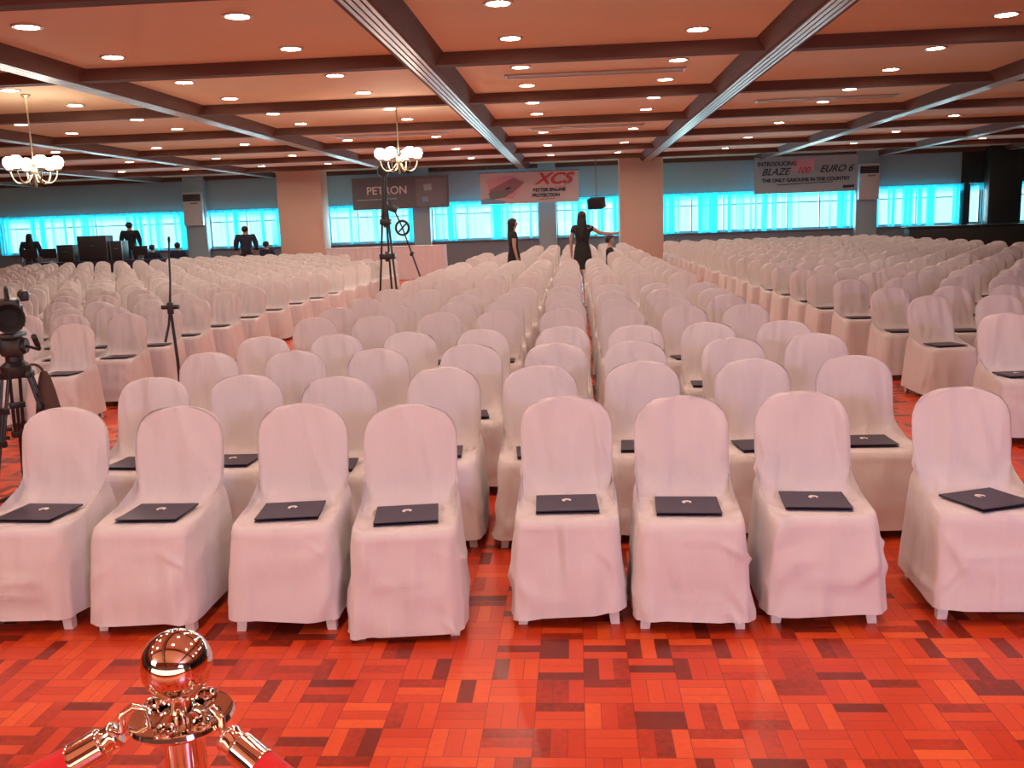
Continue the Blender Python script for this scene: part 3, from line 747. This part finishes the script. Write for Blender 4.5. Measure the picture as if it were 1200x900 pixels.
# ------------------------------------------------------------------ video camera on its tripod
def video_tripod():
    b = px(22, 592, Z=0); b.x += .09; t = thing('camera_tripod', 'black video tripod with wheeled spreader beside the first front-row chair', 'tripod', b, .2)
    bm = bmesh.new(); lathe(bm, [(0, .80), (.07, .80), (.085, .83), (.085, .87), (.05, .90), (.05, .93), (0, .93)], 20); obj('bowl', bm, M_black, t)
    for k in range(3):
        a = PI/2 + .5 + 2*PI*k/3; c, s = math.cos(a), math.sin(a); n = Vector((-s, c, 0))
        foot = Vector((.24*c, .24*s, .085)); top = Vector((.07*c, .07*s, .84)); bm = bmesh.new()
        for sd in (-1, 1): tube(bm, [top+n*.028*sd, lerp(top, foot, .55)+n*.024*sd], .0105, 8)
        tube(bm, [lerp(top, foot, .3), foot], .010, 8)
        for f in (.03, .3, .55): bx(bm, lerp(top, foot, f), (.03, .09, .04), .006, Euler((0, 0, a)))
        lg = obj('leg', bm, M_black, t)
        bm = bmesh.new(); tube(bm, [lerp(top, foot, .50)+n*.04, lerp(top, foot, .50)+n*.065], .012, 8); obj('clamp_knob', bm, M_rubber, lg)
    bm = bmesh.new(); lathe(bm, [(0, .07), (.06, .07), (.07, .09), (.05, .11), (0, .11)], 18)
    for k in range(3):
        a = PI/2 + .5 + 2*PI*k/3; c, s = math.cos(a), math.sin(a); tube(bm, [(0, 0, .09), (.24*c, .24*s, .085), (.29*c, .29*s, .08)], .014, 8)
    obj('spreader', bm, M_black, t)
    for k in range(3):
        a = PI/2 + .5 + 2*PI*k/3; c, s = math.cos(a), math.sin(a)
        bm = bmesh.new(); lathe(bm, [(0, -.014), (.032, -.014), (.038, -.008), (.038, .008), (.032, .014), (0, .014)], 18, (.29*c, .29*s, .038), Matrix.Rotation(PI/2, 4, 'X'))
        bx(bm, (.29*c, .29*s, .07), (.03, .05, .03), .005); obj('caster', bm, M_rubber, t)
    bm = bmesh.new(); bx(bm, (0, 0, .985), (.12, .13, .11), .02); lathe(bm, [(0, -.08), (.045, -.08), (.05, -.06), (.05, .06), (.045, .08), (0, .08)], 20, (0, 0, .99), Matrix.Rotation(PI/2, 4, 'Y')); bx(bm, (0, 0, 1.055), (.10, .22, .03), .008)
    hd = obj('fluid_head', bm, M_black, t)
    bm = bmesh.new(); tube(bm, bez((.06, .0, .99), (.16, -.02, .97), (.20, -.10, .94), (.24, -.30, 1.05), 10), .009, 8); tube(bm, [(.225, -.24, 1.015), (.245, -.34, 1.075)], .016, 10); obj('pan_handle', bm, M_rubber, hd)
    bag = bmesh.new(); pr = [(.02, .82), (.045, .78), (.065, .70), (.085, .60), (.10, .50), (.115, .42), (.11, .38), (0, .37)]
    lathe(bag, [(0, .825)]+pr, 20, (.14, .05, 0), Matrix.Diagonal((.8, .55, 1, 1)))
    for q in bag.verts: q.co += Vector((.012*noise.noise(q.co*12), .012*noise.noise(q.co*12+Vector((9, 0, 0))), 0))
    tube(bag, bez((.05, .02, .86), (.09, .02, .88), (.13, .05, .87), (.14, .05, .80), 8), .008, 6)
    bo = obj('carry_bag', bag, M_bag); bo.location = b; bo.rotation_euler = (0, 0, .2); tag(bo, 'brown canvas bag hanging from the video tripod', 'bag')
    # camera
    c = thing('video_camera', 'black shoulder video camera with lens hood mounted on the tripod', 'camera', (b.x-.0, b.y, 1.07), .55)
    bm = bmesh.new(); bx(bm, (0, .02, .11), (.13, .30, .18), .018); bx(bm, (.0, .17, .12), (.11, .10, .13), .012); bx(bm, (.068, .0, .10), (.02, .2, .12), .006); obj('body', bm, M_black, c)
    bm = bmesh.new(); lathe(bm, [(0, 0), (.045, 0), (.05, .02), (.05, .06), (.056, .065), (.056, .11), (.05, .115), (.05, .14), (.07, .15), (.085, .22), (.080, .22), (.05, .15), (0, .15)], 24, (0, -.13, .11), Matrix.Rotation(PI/2, 4, 'X')); obj('lens', bm, M_rubber, c)
    bm = bmesh.new(); tube(bm, bez((0, -.10, .20), (0, -.10, .29), (0, .12, .29), (0, .12, .20), 12), .013, 10); obj('top_handle', bm, M_black, c)
    bm = bmesh.new(); tube(bm, [(0, -.16, .262), (0, .06, .262)], .012, 10); lathe(bm, [(0, 0), (.016, 0), (.018, .03), (.018, .12), (.014, .13), (0, .13)], 14, (.075, -.06, .235), Matrix.Rotation(PI/2, 4, 'X')); obj('shotgun_microphone', bm, M_rubber, c)
    bm = bmesh.new(); bx(bm, (-.13, -.02, .17), (.10, .015, .075), .006, Euler((0, 0, .4))); tube(bm, [(-.06, 0, .17), (-.12, -.01, .17)], .008, 8); vf = obj('side_screen', bm, M_black, c)
    bm = bmesh.new(); bx(bm, (.09, -.08, .22), (.05, .15, .06), .01); tube(bm, [(.09, -.01, .22), (.09, .06, .22)], [.028, .036], 14); obj('viewfinder', bm, M_black, c)
    return b
TB = video_tripod()
# mic stand in the aisle
def mic_stand():
    b = px(210, 440, Y=7.35); b.z = 0
    t = thing('microphone_stand', 'thin black microphone stand in the aisle among white chairs', 'microphone stand', b, 0)
    bm = bmesh.new(); tube(bm, [(0, 0, .04), (0, 0, .6), (-.02, 0, 1.02)], [.013, .013, .012], 10); obj('pole', bm, M_black, t)
    for k in range(3):
        a = 2*PI*k/3+.4; bm = bmesh.new(); tube(bm, [(0, 0, .16), (.16*math.cos(a), .16*math.sin(a), .06), (.26*math.cos(a), .26*math.sin(a), .012)], .010, 8); obj('leg', bm, M_black, t)
    bm = bmesh.new(); bx(bm, (-.02, 0, 1.03), (.045, .045, .10), .012); tube(bm, [(-.09, 0, 1.04), (.05, 0, 1.04)], .018, 10); obj('clutch', bm, M_black, t)
    bm = bmesh.new(); tube(bm, [(-.075, -.03, .76), (-.045, 0, .90), (-.022, 0, 1.05), (.0, 0, 1.25), (.01, 0, 1.45), (.02, 0, 1.56)], [.011, .010, .010, .0085, .008, .008], 8); bm2 = obj('boom', bm, M_black, t)
    bm = bmesh.new(); tube(bm, [(.02, 0, 1.555), (.021, 0, 1.575), (.022, 0, 1.60)], [.011, .012, .009], 8); obj('thread_cap', bm, M_rubber, t)
mic_stand()
# tall tripod mast far down the aisle
def mast():
    b = px(457, 350, Y=20.3); b.z = 0
    t = thing('tripod_mast', 'tall black tripod mast standing in the aisle before the slate banner', 'tripod', b, 0)
    for k, (dx, dy) in enumerate(((-.20, -.12), (.02, .20), (.20, -.12))):
        bm = bmesh.new(); tube(bm, [(dx, dy, .0), (dx*.62, dy*.6, .95), (dx*.30, dy*.3, 1.85), (0, 0, 2.45)], [.022, .022, .026, .03], 10)
        lathe(bm, [(0, 0), (.05, 0), (.05, .03), (.02, .05), (0, .05)], 14, (dx, dy, 0)); obj('leg', bm, M_black, t)
    for nm, z, s in (('upper_spreader', 1.72, .24), ('lower_spreader', .98, .34)):
        bm = bmesh.new(); bx(bm, (0, 0, z), (s, .16, .12), .02); bx(bm, (0, 0, z), (.10, .10, .22), .02); obj(nm, bm, M_black, t)
    bm = bmesh.new(); tube(bm, [(0, 0, 1.6), (.01, 0, 2.45), (.03, 0, 2.8)], [.05, .06, .05], 12); lathe(bm, [(0, 2.68), (.10, 2.70), (.12, 2.76), (.12, 2.84), (.06, 2.90), (0, 2.9)], 18); obj('column', bm, M_black, t)
    bm = bmesh.new(); tube(bm, [(.10, 0, 2.20), (.35, 0, 1.60), (.72, .02, .42)], .018, 8); bx(bm, (.53, .01, 1.02), (.08, .06, .10), .015, Euler((0, .3, 0))); obj('swing_arm', bm, M_black, t)
    bm = bmesh.new(); tube(bm, [(.36+.14*math.cos(q), -.03, 1.58+.15*math.sin(q)) for q in [2*PI*k/20 for k in range(21)]], .028, 8); tube(bm, [(.28, -.03, 1.50), (.44, -.03, 1.66)], .02, 8); obj('cable_reel', bm, M_rubber, t)
    bm = bmesh.new(); bx(bm, (.16, 0, 2.0), (.22, .10, .14), .02, Euler((0, .4, 0))); obj('head_clamp', bm, M_black, t)
mast()

# ------------------------------------------------------------------ draped tables and equipment at the back
def draped_table(name, label, cx, y, w, d, h, material):
    bm = bmesh.new(); n = int((2*w+2*d)/.045); top, bot = [], []
    per = 2*(w+d)
    for k in range(n):
        s = per*k/n
        if s < w: x, yy, nx, ny = -w/2+s, -d/2, 0, -1
        elif s < w+d: x, yy, nx, ny = w/2, -d/2+s-w, 1, 0
        elif s < 2*w+d: x, yy, nx, ny = w/2-(s-w-d), d/2, 0, 1
        else: x, yy, nx, ny = -w/2, d/2-(s-2*w-d), -1, 0
        a = .02*math.sin(s*2*PI/.18)
        top.append(bm.verts.new((x, yy, h))); bot.append((bm.verts.new((x+nx*(.01+a*.4), yy+ny*(.01+a*.4), h*.6)), bm.verts.new((x+nx*(.03+a), yy+ny*(.03+a), .01))))
    for k in range(n):
        j = (k+1) % n
        bm.faces.new((top[k], top[j], bot[j][0], bot[k][0])); bm.faces.new((bot[k][0], bot[j][0], bot[j][1], bot[k][1]))
    t = thing(name, label, 'table', (cx, y, 0))
    obj('pleated_skirt', bm, material, t, angle=80)
    bm = bmesh.new(); bx(bm, (0, 0, h+.004), (w+.02, d+.02, .02), .008); obj('table_top', bm, material, t)
a, b = px(386, 288, Y=28.8), px(521, 286, Y=28.8)
draped_table('draped_table', 'lavender-white draped table with pleated skirt behind the tall tripod mast', (a.x+b.x)/2, 28.8, b.x-a.x, .8, 1.0, M_skirt)
a, b = px(40, 290, Y=32.2), px(216, 290, Y=32.2)
draped_table('control_table', 'long dark draped control table before the brightest window', (a.x+b.x)/2, 32.2, b.x-a.x, .8, .76, M_navycloth)
def case_on_table(x, w, h, label):
    t = thing('equipment_case', label, 'equipment case', (x, 32.2, .785), 0, 'equipment cases on the control table')
    bm = bmesh.new(); bx(bm, (0, 0, h/2), (w, .5, h), .015); obj('case_body', bm, M_case, t)
    for s in (-1, 1):
        bm = bmesh.new(); bx(bm, (s*(w/2-.01), -.245, h/2), (.03, .03, h+.004), .004); obj('edge_trim', bm, M_grey, t)
    bm = bmesh.new(); tube(bm, bez((-.07, -.25, h*.6), (-.07, -.31, h*.6), (.07, -.31, h*.6), (.07, -.25, h*.6), 8), .009, 6); obj('handle', bm, M_grey, t)
cx = lambda u: px(u, 285, Y=32.2).x
case_on_table(cx(112), 1.05, .86, 'largest black equipment case on the control table')
case_on_table(cx(80), .60, .58, 'middle-sized black equipment case on the control table')
case_on_table(cx(128)+.35, .42, .66, 'narrow tall equipment case at the group end of control table')
def monitor(u, label, z=.785):
    t = thing('monitor', label, 'monitor', (cx(u), 32.1, z), PI, 'monitors on the control table')
    bm = bmesh.new(); lathe(bm, [(0, 0), (.11, 0), (.11, .012), (.02, .03), (.018, .16), (0, .16)], 18); obj('stand', bm, M_black, t)
    bm = bmesh.new(); bx(bm, (0, 0, .30), (.54, .045, .33), .012); sc = obj('screen_housing', bm, M_black, t)
    bm = bmesh.new(); bx(bm, (0, -.024, .305), (.50, .006, .29)); obj('screen', bm, M_screen, sc)
monitor(36, 'black monitor nearest the picture-edge end of the control table'); monitor(58, 'black monitor beside the middle-sized equipment case'); monitor(165, 'black monitor between the standing figure and seated heads')

# ------------------------------------------------------------------ people
def hand(chains, wrist, d, up, side, curl=.5, s=1.0):
    """palm, four fingers and a thumb grown from the wrist point; d = pointing direction"""
    d = Vector(d).normalized(); side = Vector(side).normalized(); nrm = d.cross(side)
    w = Vector(wrist); palm = w + d*.075*s
    chains.append([(tuple(w), .024*s), (tuple(palm), (.034*s, .018*s))])
    for k, (o, L) in enumerate(((-.027, .066), (-.009, .076), (.009, .072), (.026, .056))):
        b = palm + d*.014*s + side*o*s; m1 = b + (d*.55+nrm*curl*.25)*L*s; e = m1 + (d*.35+nrm*curl*.5)*L*s
        chains.append([(tuple(palm), (.034*s, .018*s)), (tuple(b), .0095*s), (tuple(m1), .0085*s), (tuple(e), .007*s)])
    tb = w + d*.028*s - side*.028*s; tm = tb + (d*.6-side*.6)*.036*s; te = tm + (d*.8-side*.2+nrm*curl*.3)*.030*s
    chains.append([(tuple(w), .024*s), (tuple(tb), .012*s), (tuple(tm), .010*s), (tuple(te), .008*s)])
def person(label, loc, rz, H=1.7, pose='stand', arms=None, hair='short', top=None, bottom=None, skirt=False, woman=False, head_turn=0, bulk=1.0, sleeves=None):
    """body faces -Y"""
    top = top or M_blackcloth; bottom = bottom or M_jean
    t_sl = sleeves if sleeves is not None else (not woman)
    k = H/1.72; P = lambda x, y, z: (x*k, y*k, z*k)
    t = thing('person', label, 'person', loc, rz)
    seat = pose == 'sit'; dz = -.47 if seat else 0
    sw = .175 if woman else .20; hw = .095
    pel = P(0, .0, .95+dz); wst = P(0, .0, 1.10+dz); chs = P(0, .01, 1.30+dz); nkb = P(0, .015, 1.43+dz); nk = P(0, .005, 1.49+dz)
    hb, hc, ht = P(0, -.012, 1.545+dz), P(0, -.008, 1.615+dz), P(0, .0, 1.675+dz)
    rt = .86 if woman else 1
    ch = [[(pel, (.155*k*rt, .11*k)), (wst, (.125*k*rt, .09*k)), (chs, (.150*k*rt, .105*k)), (nkb, (.075*k, .065*k)), (nk, .052*k), (hb, (.060*k, .07*k)), (hc, (.074*k, .090*k)), (ht, (.062*k, .075*k))]]
    ch.append([(hc, (.074*k, .090*k)), (P(0, -.100, 1.600+dz), .016*k), (P(0, -.112, 1.590+dz), .012*k)])          # nose
    for s in (-1, 1): ch.append([(hc, (.074*k, .090*k)), (P(s*.082, .004, 1.607+dz), (.010*k, .02*k))])           # ears
    legs, arml = [], []
    for s in (-1, 1):
        hip = P(s*hw, 0, .90+dz)
        if seat: kn, an, toe = P(s*.11, -.42, .50), P(s*.11, -.40, .09), P(s*.12, -.56, .035)
        else: kn, an, toe = P(s*(hw+.005), -.012, .50), P(s*(hw+.01), .015, .085), P(s*(hw+.03), -.13, .03)
        c = [(pel, (.155*k*rt, .11*k)), (hip, .088*k), (kn, .058*k), (tuple(lerp(kn[i], an[i], .3) for i in range(3)), .056*k), (an, .037*k), (toe, (.038*k, .024*k))]
        ch.append(c); legs.append(c[1:5])
        sh = P(s*sw, .01, 1.395+dz)
        A = (arms or {}).get(s)
        if A: el, wr, dirv = (P(*A[0]), P(*A[1]), Vector(A[2]))
        elif seat: el, wr, dirv = P(s*(sw+.05), -.05, 1.13+dz), P(s*(sw-.03), -.27, 1.06+dz), Vector((0, -1, -.2))
        else: el, wr, dirv = P(s*(sw+.055), .02, 1.12), P(s*(sw+.06), -.03, .88), Vector((0, -.15, -1))
        c = [(chs, (.150*k*rt, .105*k)), (sh, .056*k), (el, .042*k), (wr, .026*k)]
        ch.append(c); arml.append(c[1:])
        sd = dirv.cross(Vector((s, 0, 0))); sd = sd if sd.length > .2 else Vector((0, 0, 1))
        hand(ch, wr, dirv, None, sd*(-1 if s > 0 else 1), .5, k*.95)
    body = skinned('body', ch, M_skin, 1); link('body', body, t)
    # clothing
    g = 1.10
    tc = [[(P(0, 0, .80 if not seat else .90+dz), (.160*k*rt*g, .120*k*g)), (P(0, 0, .92+dz), (.165*k*rt*g, .122*k*g)), (wst, (.135*k*rt*g, .098*k*g)), (chs, (.158*k*rt*g, .112*k*g)), (P(0, .012, 1.425+dz), (.085*k*g, .075*k*g))]]
    for c in arml:
        a0, a1 = Vector(c[0][0]), Vector(c[1][0]); q = tuple(a0.lerp(a1, .45))
        if t_sl: tc.append([(chs, (.158*k*rt*g, .112*k*g)), (tuple(a0), .068*k*(1.25 if bulk > 1 else 1)), (tuple(a1), .054*k*(1.4 if bulk > 1 else 1)), (tuple(Vector(a1).lerp(Vector(c[2][0]), .93)), .038*k)])
        else: tc.append([(chs, (.158*k*rt*g, .112*k*g)), (tuple(a0), .066*k), (q, .058*k)])
    link('shirt', skinned('shirt', tc, top, 1), t)
    if skirt and not seat:
        bm = bmesh.new(); lathe(bm, [(.135*k, 1.08*k), (.17*k, .95*k), (.19*k, .80*k), (.21*k, .55*k), (.20*k, .55*k), (.12*k, 1.0*k)], 20, mx=Matrix.Diagonal((1, .78, 1, 1))); obj('skirt', bm, top, t)
    else:
        lc = [[(pel, (.165*k*rt, .12*k)), (P(0, 0, .98+dz), (.150*k*rt, .108*k))]]
        for c in legs: lc.append([(pel, (.165*k*rt, .12*k))] + [(p, (r if not isinstance(r, tuple) else r[0])*1.14) for p, r in c])
        link('trousers', skinned('trousers', lc, bottom, 1), t)
    for s in (-1, 1):
        if seat: a, b = P(s*.115, -.40, .05), P(s*.125, -.57, .035)
        else: a, b = P(s*(hw+.01), .03, .05), P(s*(hw+.03), -.15, .035)
        bm = bmesh.new(); tube(bm, [a, lerp(Vector(a), Vector(b), .5), b], [.048*k, .050*k, .036*k], 12)
        for q in bm.verts: q.co.z = max(.0, q.co.z)
        obj('shoe', bm, M_dark, t)
    # hair
    bm = bmesh.new(); bmesh.ops.create_uvsphere(bm, u_segments=20, v_segments=14, radius=1)
    for q in bm.verts:
        fr = max(0, -q.co.y)
        q.co = Vector((q.co.x*.092*k, q.co.y*.112*k+.014*k, q.co.z*.108*k + (1.622+dz)*k))
        if fr > .15 and q.co.z < (1.66+dz)*k: q.co.y = max(q.co.y, -.035*k)   # hairline clear of the face
        if hair == 'short': q.co.z = max(q.co.z, (lerp(1.66, 1.535, min(1, max(0, (q.co.y/k+.03)/.08)))+dz)*k)
    hr = None
    if hair == 'long':
        n0 = list(bm.verts)
        hl = bmesh.new()
        lathe(hl, [(0, 1.68), (.070, 1.66), (.088, 1.60), (.098, 1.50), (.108, 1.38), (.105, 1.25), (.085, 1.15), (.05, 1.10), (0, 1.09)], 18, (0, .055*k, dz*k), Matrix.Diagonal((k, .70*k, k, 1)))
        for q in hl.verts: q.co += Vector((.006*noise.noise(q.co*14), .006*noise.noise(q.co*14+Vector((5, 5, 5))), 0)); q.co.y = max(q.co.y, -.01*k) if q.co.z < (1.5+dz)*k else q.co.y
        me2 = bpy.data.meshes.new('tmp'); hl.to_mesh(me2); hl.free(); bm.from_mesh(me2); bpy.data.meshes.remove(me2)
    obj('hair', bm, M_hair, t, angle=80)
    t.scale = (bulk, bulk, 1)
    return t
p = px(601, 260, Y=20.4); person('woman in black with long dark hair in profile, bare arm hanging, behind middle rows', (p.x, p.y, 0), PI/2+.2, 1.70, hair='long', woman=True, skirt=True)
p = px(682, 260, Y=20.4); person('woman in black with long hair reaching one arm out, beside the pillar', (p.x, p.y, 0), PI-.15, 1.80, hair='long', woman=True, skirt=True,
      arms={-1: ((-.36, -.06, 1.27), (-.60, -.14, 1.25), (-1, -.2, .05))})
p = px(717, 280, Y=23.25); person('dark-haired person seated low beside the orange pillar', (p.x-.05, 23.1, 0), PI/2, 1.70, 'sit', top=M_blackcloth)
def seat_for(x, y, rz, label):
    make_chair(VAR_MID[1], label, (x, y, 0), rz, 'covered chairs used by the crew', False)
p = px(287, 270, Y=33.0); person('broad man in dark clothes standing against the bright curtain', (p.x, 33.0, 0), PI+.2, 1.80, top=M_navycloth, bulk=1.3)
p = px(313, 285, Y=33.0); person('person seated beside the standing man, against the curtain', (p.x, 32.9, 0), PI-.5, 1.72, 'sit', top=M_navycloth, bulk=1.2)
p = px(34, 275, Y=33.6); person('person in blue standing behind the control table at its far end', (p.x, 33.6, 0), PI+.3, 1.80, top=M_navycloth, bulk=1.2, hair='long')
p = px(149, 262, Y=33.6)
bm = bmesh.new(); bx(bm, (0, 0, .12), (1.3, .9, .24), .01); r0 = thing('riser', 'low black riser platform under the tall standing figure', 'platform', (p.x, 33.75, 0)); obj('deck', bm, M_case, r0)
bm = bmesh.new(); bx(bm, (0, 0, .247), (1.26, .86, .014)); obj('carpet_top', bm, M_navycloth, r0)
person('tall figure standing on a riser behind the control table', (p.x, 33.75, .255), PI, 1.83, top=M_blackcloth, bulk=1.25)
p = px(177, 284, Y=33.2); person('crew member seated at the control table nearer the standing figure', (p.x, 33.25, 0), PI, 1.74, 'sit', top=M_navycloth, bulk=1.12)
p = px(207, 284, Y=33.2); person('crew member seated at the end of the control table by the cooler', (p.x, 33.25, 0), PI, 1.80, 'sit', top=M_navycloth, bulk=1.12)
# stools that carry the seated people
def stool(x, y, label, h=.43):
    t = thing('stool', label, 'stool', (x, y, 0), 0, 'plain stools under the crew')
    bm = bmesh.new(); lathe(bm, [(0, h-.035), (.16, h-.035), (.17, h-.02), (.165, h), (0, h)], 22); obj('seat', bm, M_black, t)
    for k in range(4):
        a = PI/4+PI/2*k; bm = bmesh.new(); tube(bm, [(.11*math.cos(a), .11*math.sin(a), h-.03), (.17*math.cos(a), .17*math.sin(a), 0)], .014, 8); obj('leg', bm, M_grey, t)
q = px(717, 280, Y=23.25); stool(q.x-.05, 23.1, 'stool under the seated person by the orange pillar', .345)
for u, yv, lb in ((313, 32.9, 'stool under the person seated beside the standing man'), (177, 33.25, 'stool under the crew member nearer the standing figure'), (207, 33.25, 'stool under the crew member by the cooler')):
    q = px(u, 284, Y=33.2 if u != 313 else 33.0); stool(q.x, yv, lb, .345)

# ------------------------------------------------------------------ banners, coolers, hanging loudspeaker
RX = Matrix.Rotation(PI/2, 4, 'X')
def banner(label, cx_, y, z, w, h, material, name='banner'):
    t = thing(name, label, 'banner', (cx_, y, z), 0)
    bm = bmesh.new(); n = 24; f0, f1 = [], []
    for k in range(n+1):
        x = -w/2+w*k/n; yy = .012*math.sin(k*.9)
        f0.append([bm.verts.new((x, yy, -h/2)), bm.verts.new((x, yy, h/2))]); f1.append([bm.verts.new((x, yy+.006, -h/2)), bm.verts.new((x, yy+.006, h/2))])
    for k in range(n):
        bm.faces.new((f0[k][0], f0[k+1][0], f0[k+1][1], f0[k][1])); bm.faces.new((f1[k+1][0], f1[k][0], f1[k][1], f1[k+1][1]))
        bm.faces.new((f0[k][1], f0[k+1][1], f1[k+1][1], f1[k][1])); bm.faces.new((f0[k+1][0], f0[k][0], f1[k][0], f1[k+1][0]))
    for e in (0, n): bm.faces.new((f0[e][0], f0[e][1], f1[e][1], f1[e][0]))
    obj('sheet', bm, material, t)
    bm = bmesh.new(); tube(bm, [(-w/2-.02, 0, h/2), (w/2+.02, 0, h/2)], .018, 8)
    for s in (-w*.42, w*.42): tube(bm, [(s, 0, h/2), (s, 0, HP-z)], .005, 6)
    obj('hanging_rail', bm, M_grey, t)
    return t
def at(x, z): return Matrix.Translation((x, -.022, z)) @ RX
def poly(name, pts, material, parent, y=-.018):
    bm = bmesh.new(); a = [bm.verts.new((x, y, z)) for x, z in pts]; b = [bm.verts.new((x, y-.003, z)) for x, z in pts]
    bm.faces.new(a); bm.faces.new(b[::-1])
    for k in range(len(a)): bm.faces.new((a[k], a[(k+1) % len(a)], b[(k+1) % len(b)], b[k]))
    return obj(name, bm, material, parent, smooth=False)
BY = 35.1
a, b = px(563, 223, Y=BY), px(678, 216, Y=BY); w = b.x-a.x; h = 1.13; z = px(620, 219.5, Y=BY).z
t = banner('white banner with an engine picture, red letters and dark slogan', (a.x+b.x)/2, BY, z, w, h, M_banner)
u = lambda X, Z: ((X-.5)*w, (.5-Z)*h)
poly('picture_ground', [u(.06, .22), u(.30, .10), u(.46, .28), u(.33, .86), u(.10, .72)], M_pinkp, t)
poly('engine_picture', [u(.09, .55), u(.34, .17), u(.45, .34), u(.33, .66), u(.13, .84)], M_maroonp, t, -.022)
poly('engine_block', [u(.08, .64), u(.17, .55), u(.20, .60), u(.29, .54), u(.33, .62), u(.25, .80), u(.10, .86)], M_steelp, t, -.026)
poly('engine_bolt_row', [u(.25, .52), u(.30, .46), u(.32, .50), u(.27, .56)], M_ink, t, -.027)
poly('blue_corner', [u(.01, .84), u(.08, .80), u(.26, .93), u(.24, .98), u(.01, .98)], M_skyp, t)
text('red_lettering', 'XCS', .56, M_red, t, at(.245*w, .24*h), shear=.35, bold=.018, xs=1.25)
poly('light_streak', [u(.70, .53), u(.84, .47), u(.90, .38), u(.86, .52), u(.78, .57)], M_pinkp, t, -.028)
text('slogan', 'BETTER ENGINE', .165, M_ink, t, at(.20*w, -.10*h), bold=.008, shear=.1)
text('slogan', 'PROTECTION', .165, M_ink, t, at(.165*w, -.27*h), bold=.008, shear=.1)
poly('small_print_line', [u(.60, .89), u(.76, .86), u(.76, .88), u(.60, .91)], M_steelp, t)

a, b = px(413, 228, Y=BY), px(526, 225, Y=BY); w = b.x-a.x; h = 1.15; z = px(470, 226, Y=BY).z
t = banner('dark slate banner with pale lettering behind the tall tripod mast', (a.x+b.x)/2, BY, z, w, h, M_banner_dark)
text('pale_lettering', 'PETRON', .40, M_white, t, at(-.14*w, .08*h), bold=.006)
poly('pale_underline', [u(.04, .68), u(.46, .66), u(.46, .69), u(.04, .71)], M_banner_blue, t)
poly('photo_panel', [u(.66, .08), u(.98, .08), u(.98, .95), u(.66, .95)], M_wall_low, t)
poly('photo_mark', [u(.74, .26), u(.82, .24), u(.83, .44), u(.75, .46)], M_banner_blue, t, -.024)
poly('photo_mark', [u(.72, .66), u(.78, .64), u(.79, .80), u(.73, .82)], M_skyp, t, -.024)

a, b = px(884, 206, Y=BY+.3), px(1005, 201, Y=BY+.3); w = b.x-a.x; h = 1.30; z = px(945, 204, Y=BY+.3).z
t = banner('pale blue banner with italic lettering over the long window', (a.x+b.x)/2, BY+.3, z, w, h, M_banner_blue)
text('small_heading', 'INTRODUCING', .20, M_ink, t, at(-.28*w, .30*h), bold=.006)
poly('pink_patch', [u(.36, .10), u(.58, .08), u(.58, .40), u(.36, .42)], M_pinkp, t)
text('italic_lettering', 'BLAZE', .34, M_ink, t, at(-.30*w, .08*h), shear=.4, bold=.004)
text('red_numerals', '100', .30, M_red, t, at(-.03*w, .10*h), shear=.4, bold=.006)
text('italic_lettering', 'EURO 6', .34, M_ink, t, at(.29*w, .12*h), shear=.4, bold=.004)
text('slogan', 'THE ONLY GASOLINE IN THE COUNTRY', .17, M_ink, t, at(.0, -.15*h), bold=.008)
poly('small_print_line', [u(.22, .76), u(.76, .72), u(.76, .74), u(.22, .78)], M_ink, t)
poly('corner_mark', [u(.86, .84), u(.97, .83), u(.97, .90), u(.86, .91)], M_ink, t)

def cooler(xc, z0, z1, w, label):
    t = thing('wall_cooler', label, 'air conditioner', (xc, WY-.36, z0), 0)
    h = z1-z0
    bm = bmesh.new(); bx(bm, (0, -.10, h/2), (w, .2, h), .02); obj('housing', bm, M_acwhite, t)
    bm = bmesh.new(); bx(bm, (0, -.205, h-.22), (w*.92, .012, .26), .004); g = obj('grille', bm, M_dark, t, label='dark grille')
    for k in range(5):
        bm = bmesh.new(); bx(bm, (0, -.214, h-.32+.05*k), (w*.88, .008, .012)); obj('louvre', bm, M_grey, g, smooth=False)
    bm = bmesh.new(); bx(bm, (.08, -.205, h-.43), (w*.4, .01, .05)); obj('badge', bm, M_steelp, t, smooth=False)
cooler(-14.45, 1.9, 3.16, .74, 'tall white wall cooler with dark grille at end of control table'); cooler(10.68, 2.0, 3.28, .72, 'grey-white wall cooler with dark grille beside the pale blue banner')
p = px(699, 238, Y=33.2)
t = thing('hanging_loudspeaker', 'dark loudspeaker hanging from the ceiling before the curtain, above the reaching woman', 'loudspeaker', (p.x, p.y, p.z), -.5)
bm = bmesh.new(); bx(bm, (0, 0, 0), (.55, .34, .36), .03, Euler((.25, 0, .0))); obj('cabinet', bm, M_black, t)
bm = bmesh.new(); bx(bm, (0, -.172, -.042), (.49, .02, .30), .01, Euler((.25, 0, 0))); obj('grille', bm, M_rubber, t)
bm = bmesh.new(); tube(bm, [(0, 0, .15), (0, .0, HP-p.z)], .02, 8); bx(bm, (0, 0, HP-p.z-.01), (.2, .2, .02)); obj('bracket', bm, M_grey, t)
print('downlights', nlights, 'chairs', len(chairs)+8)
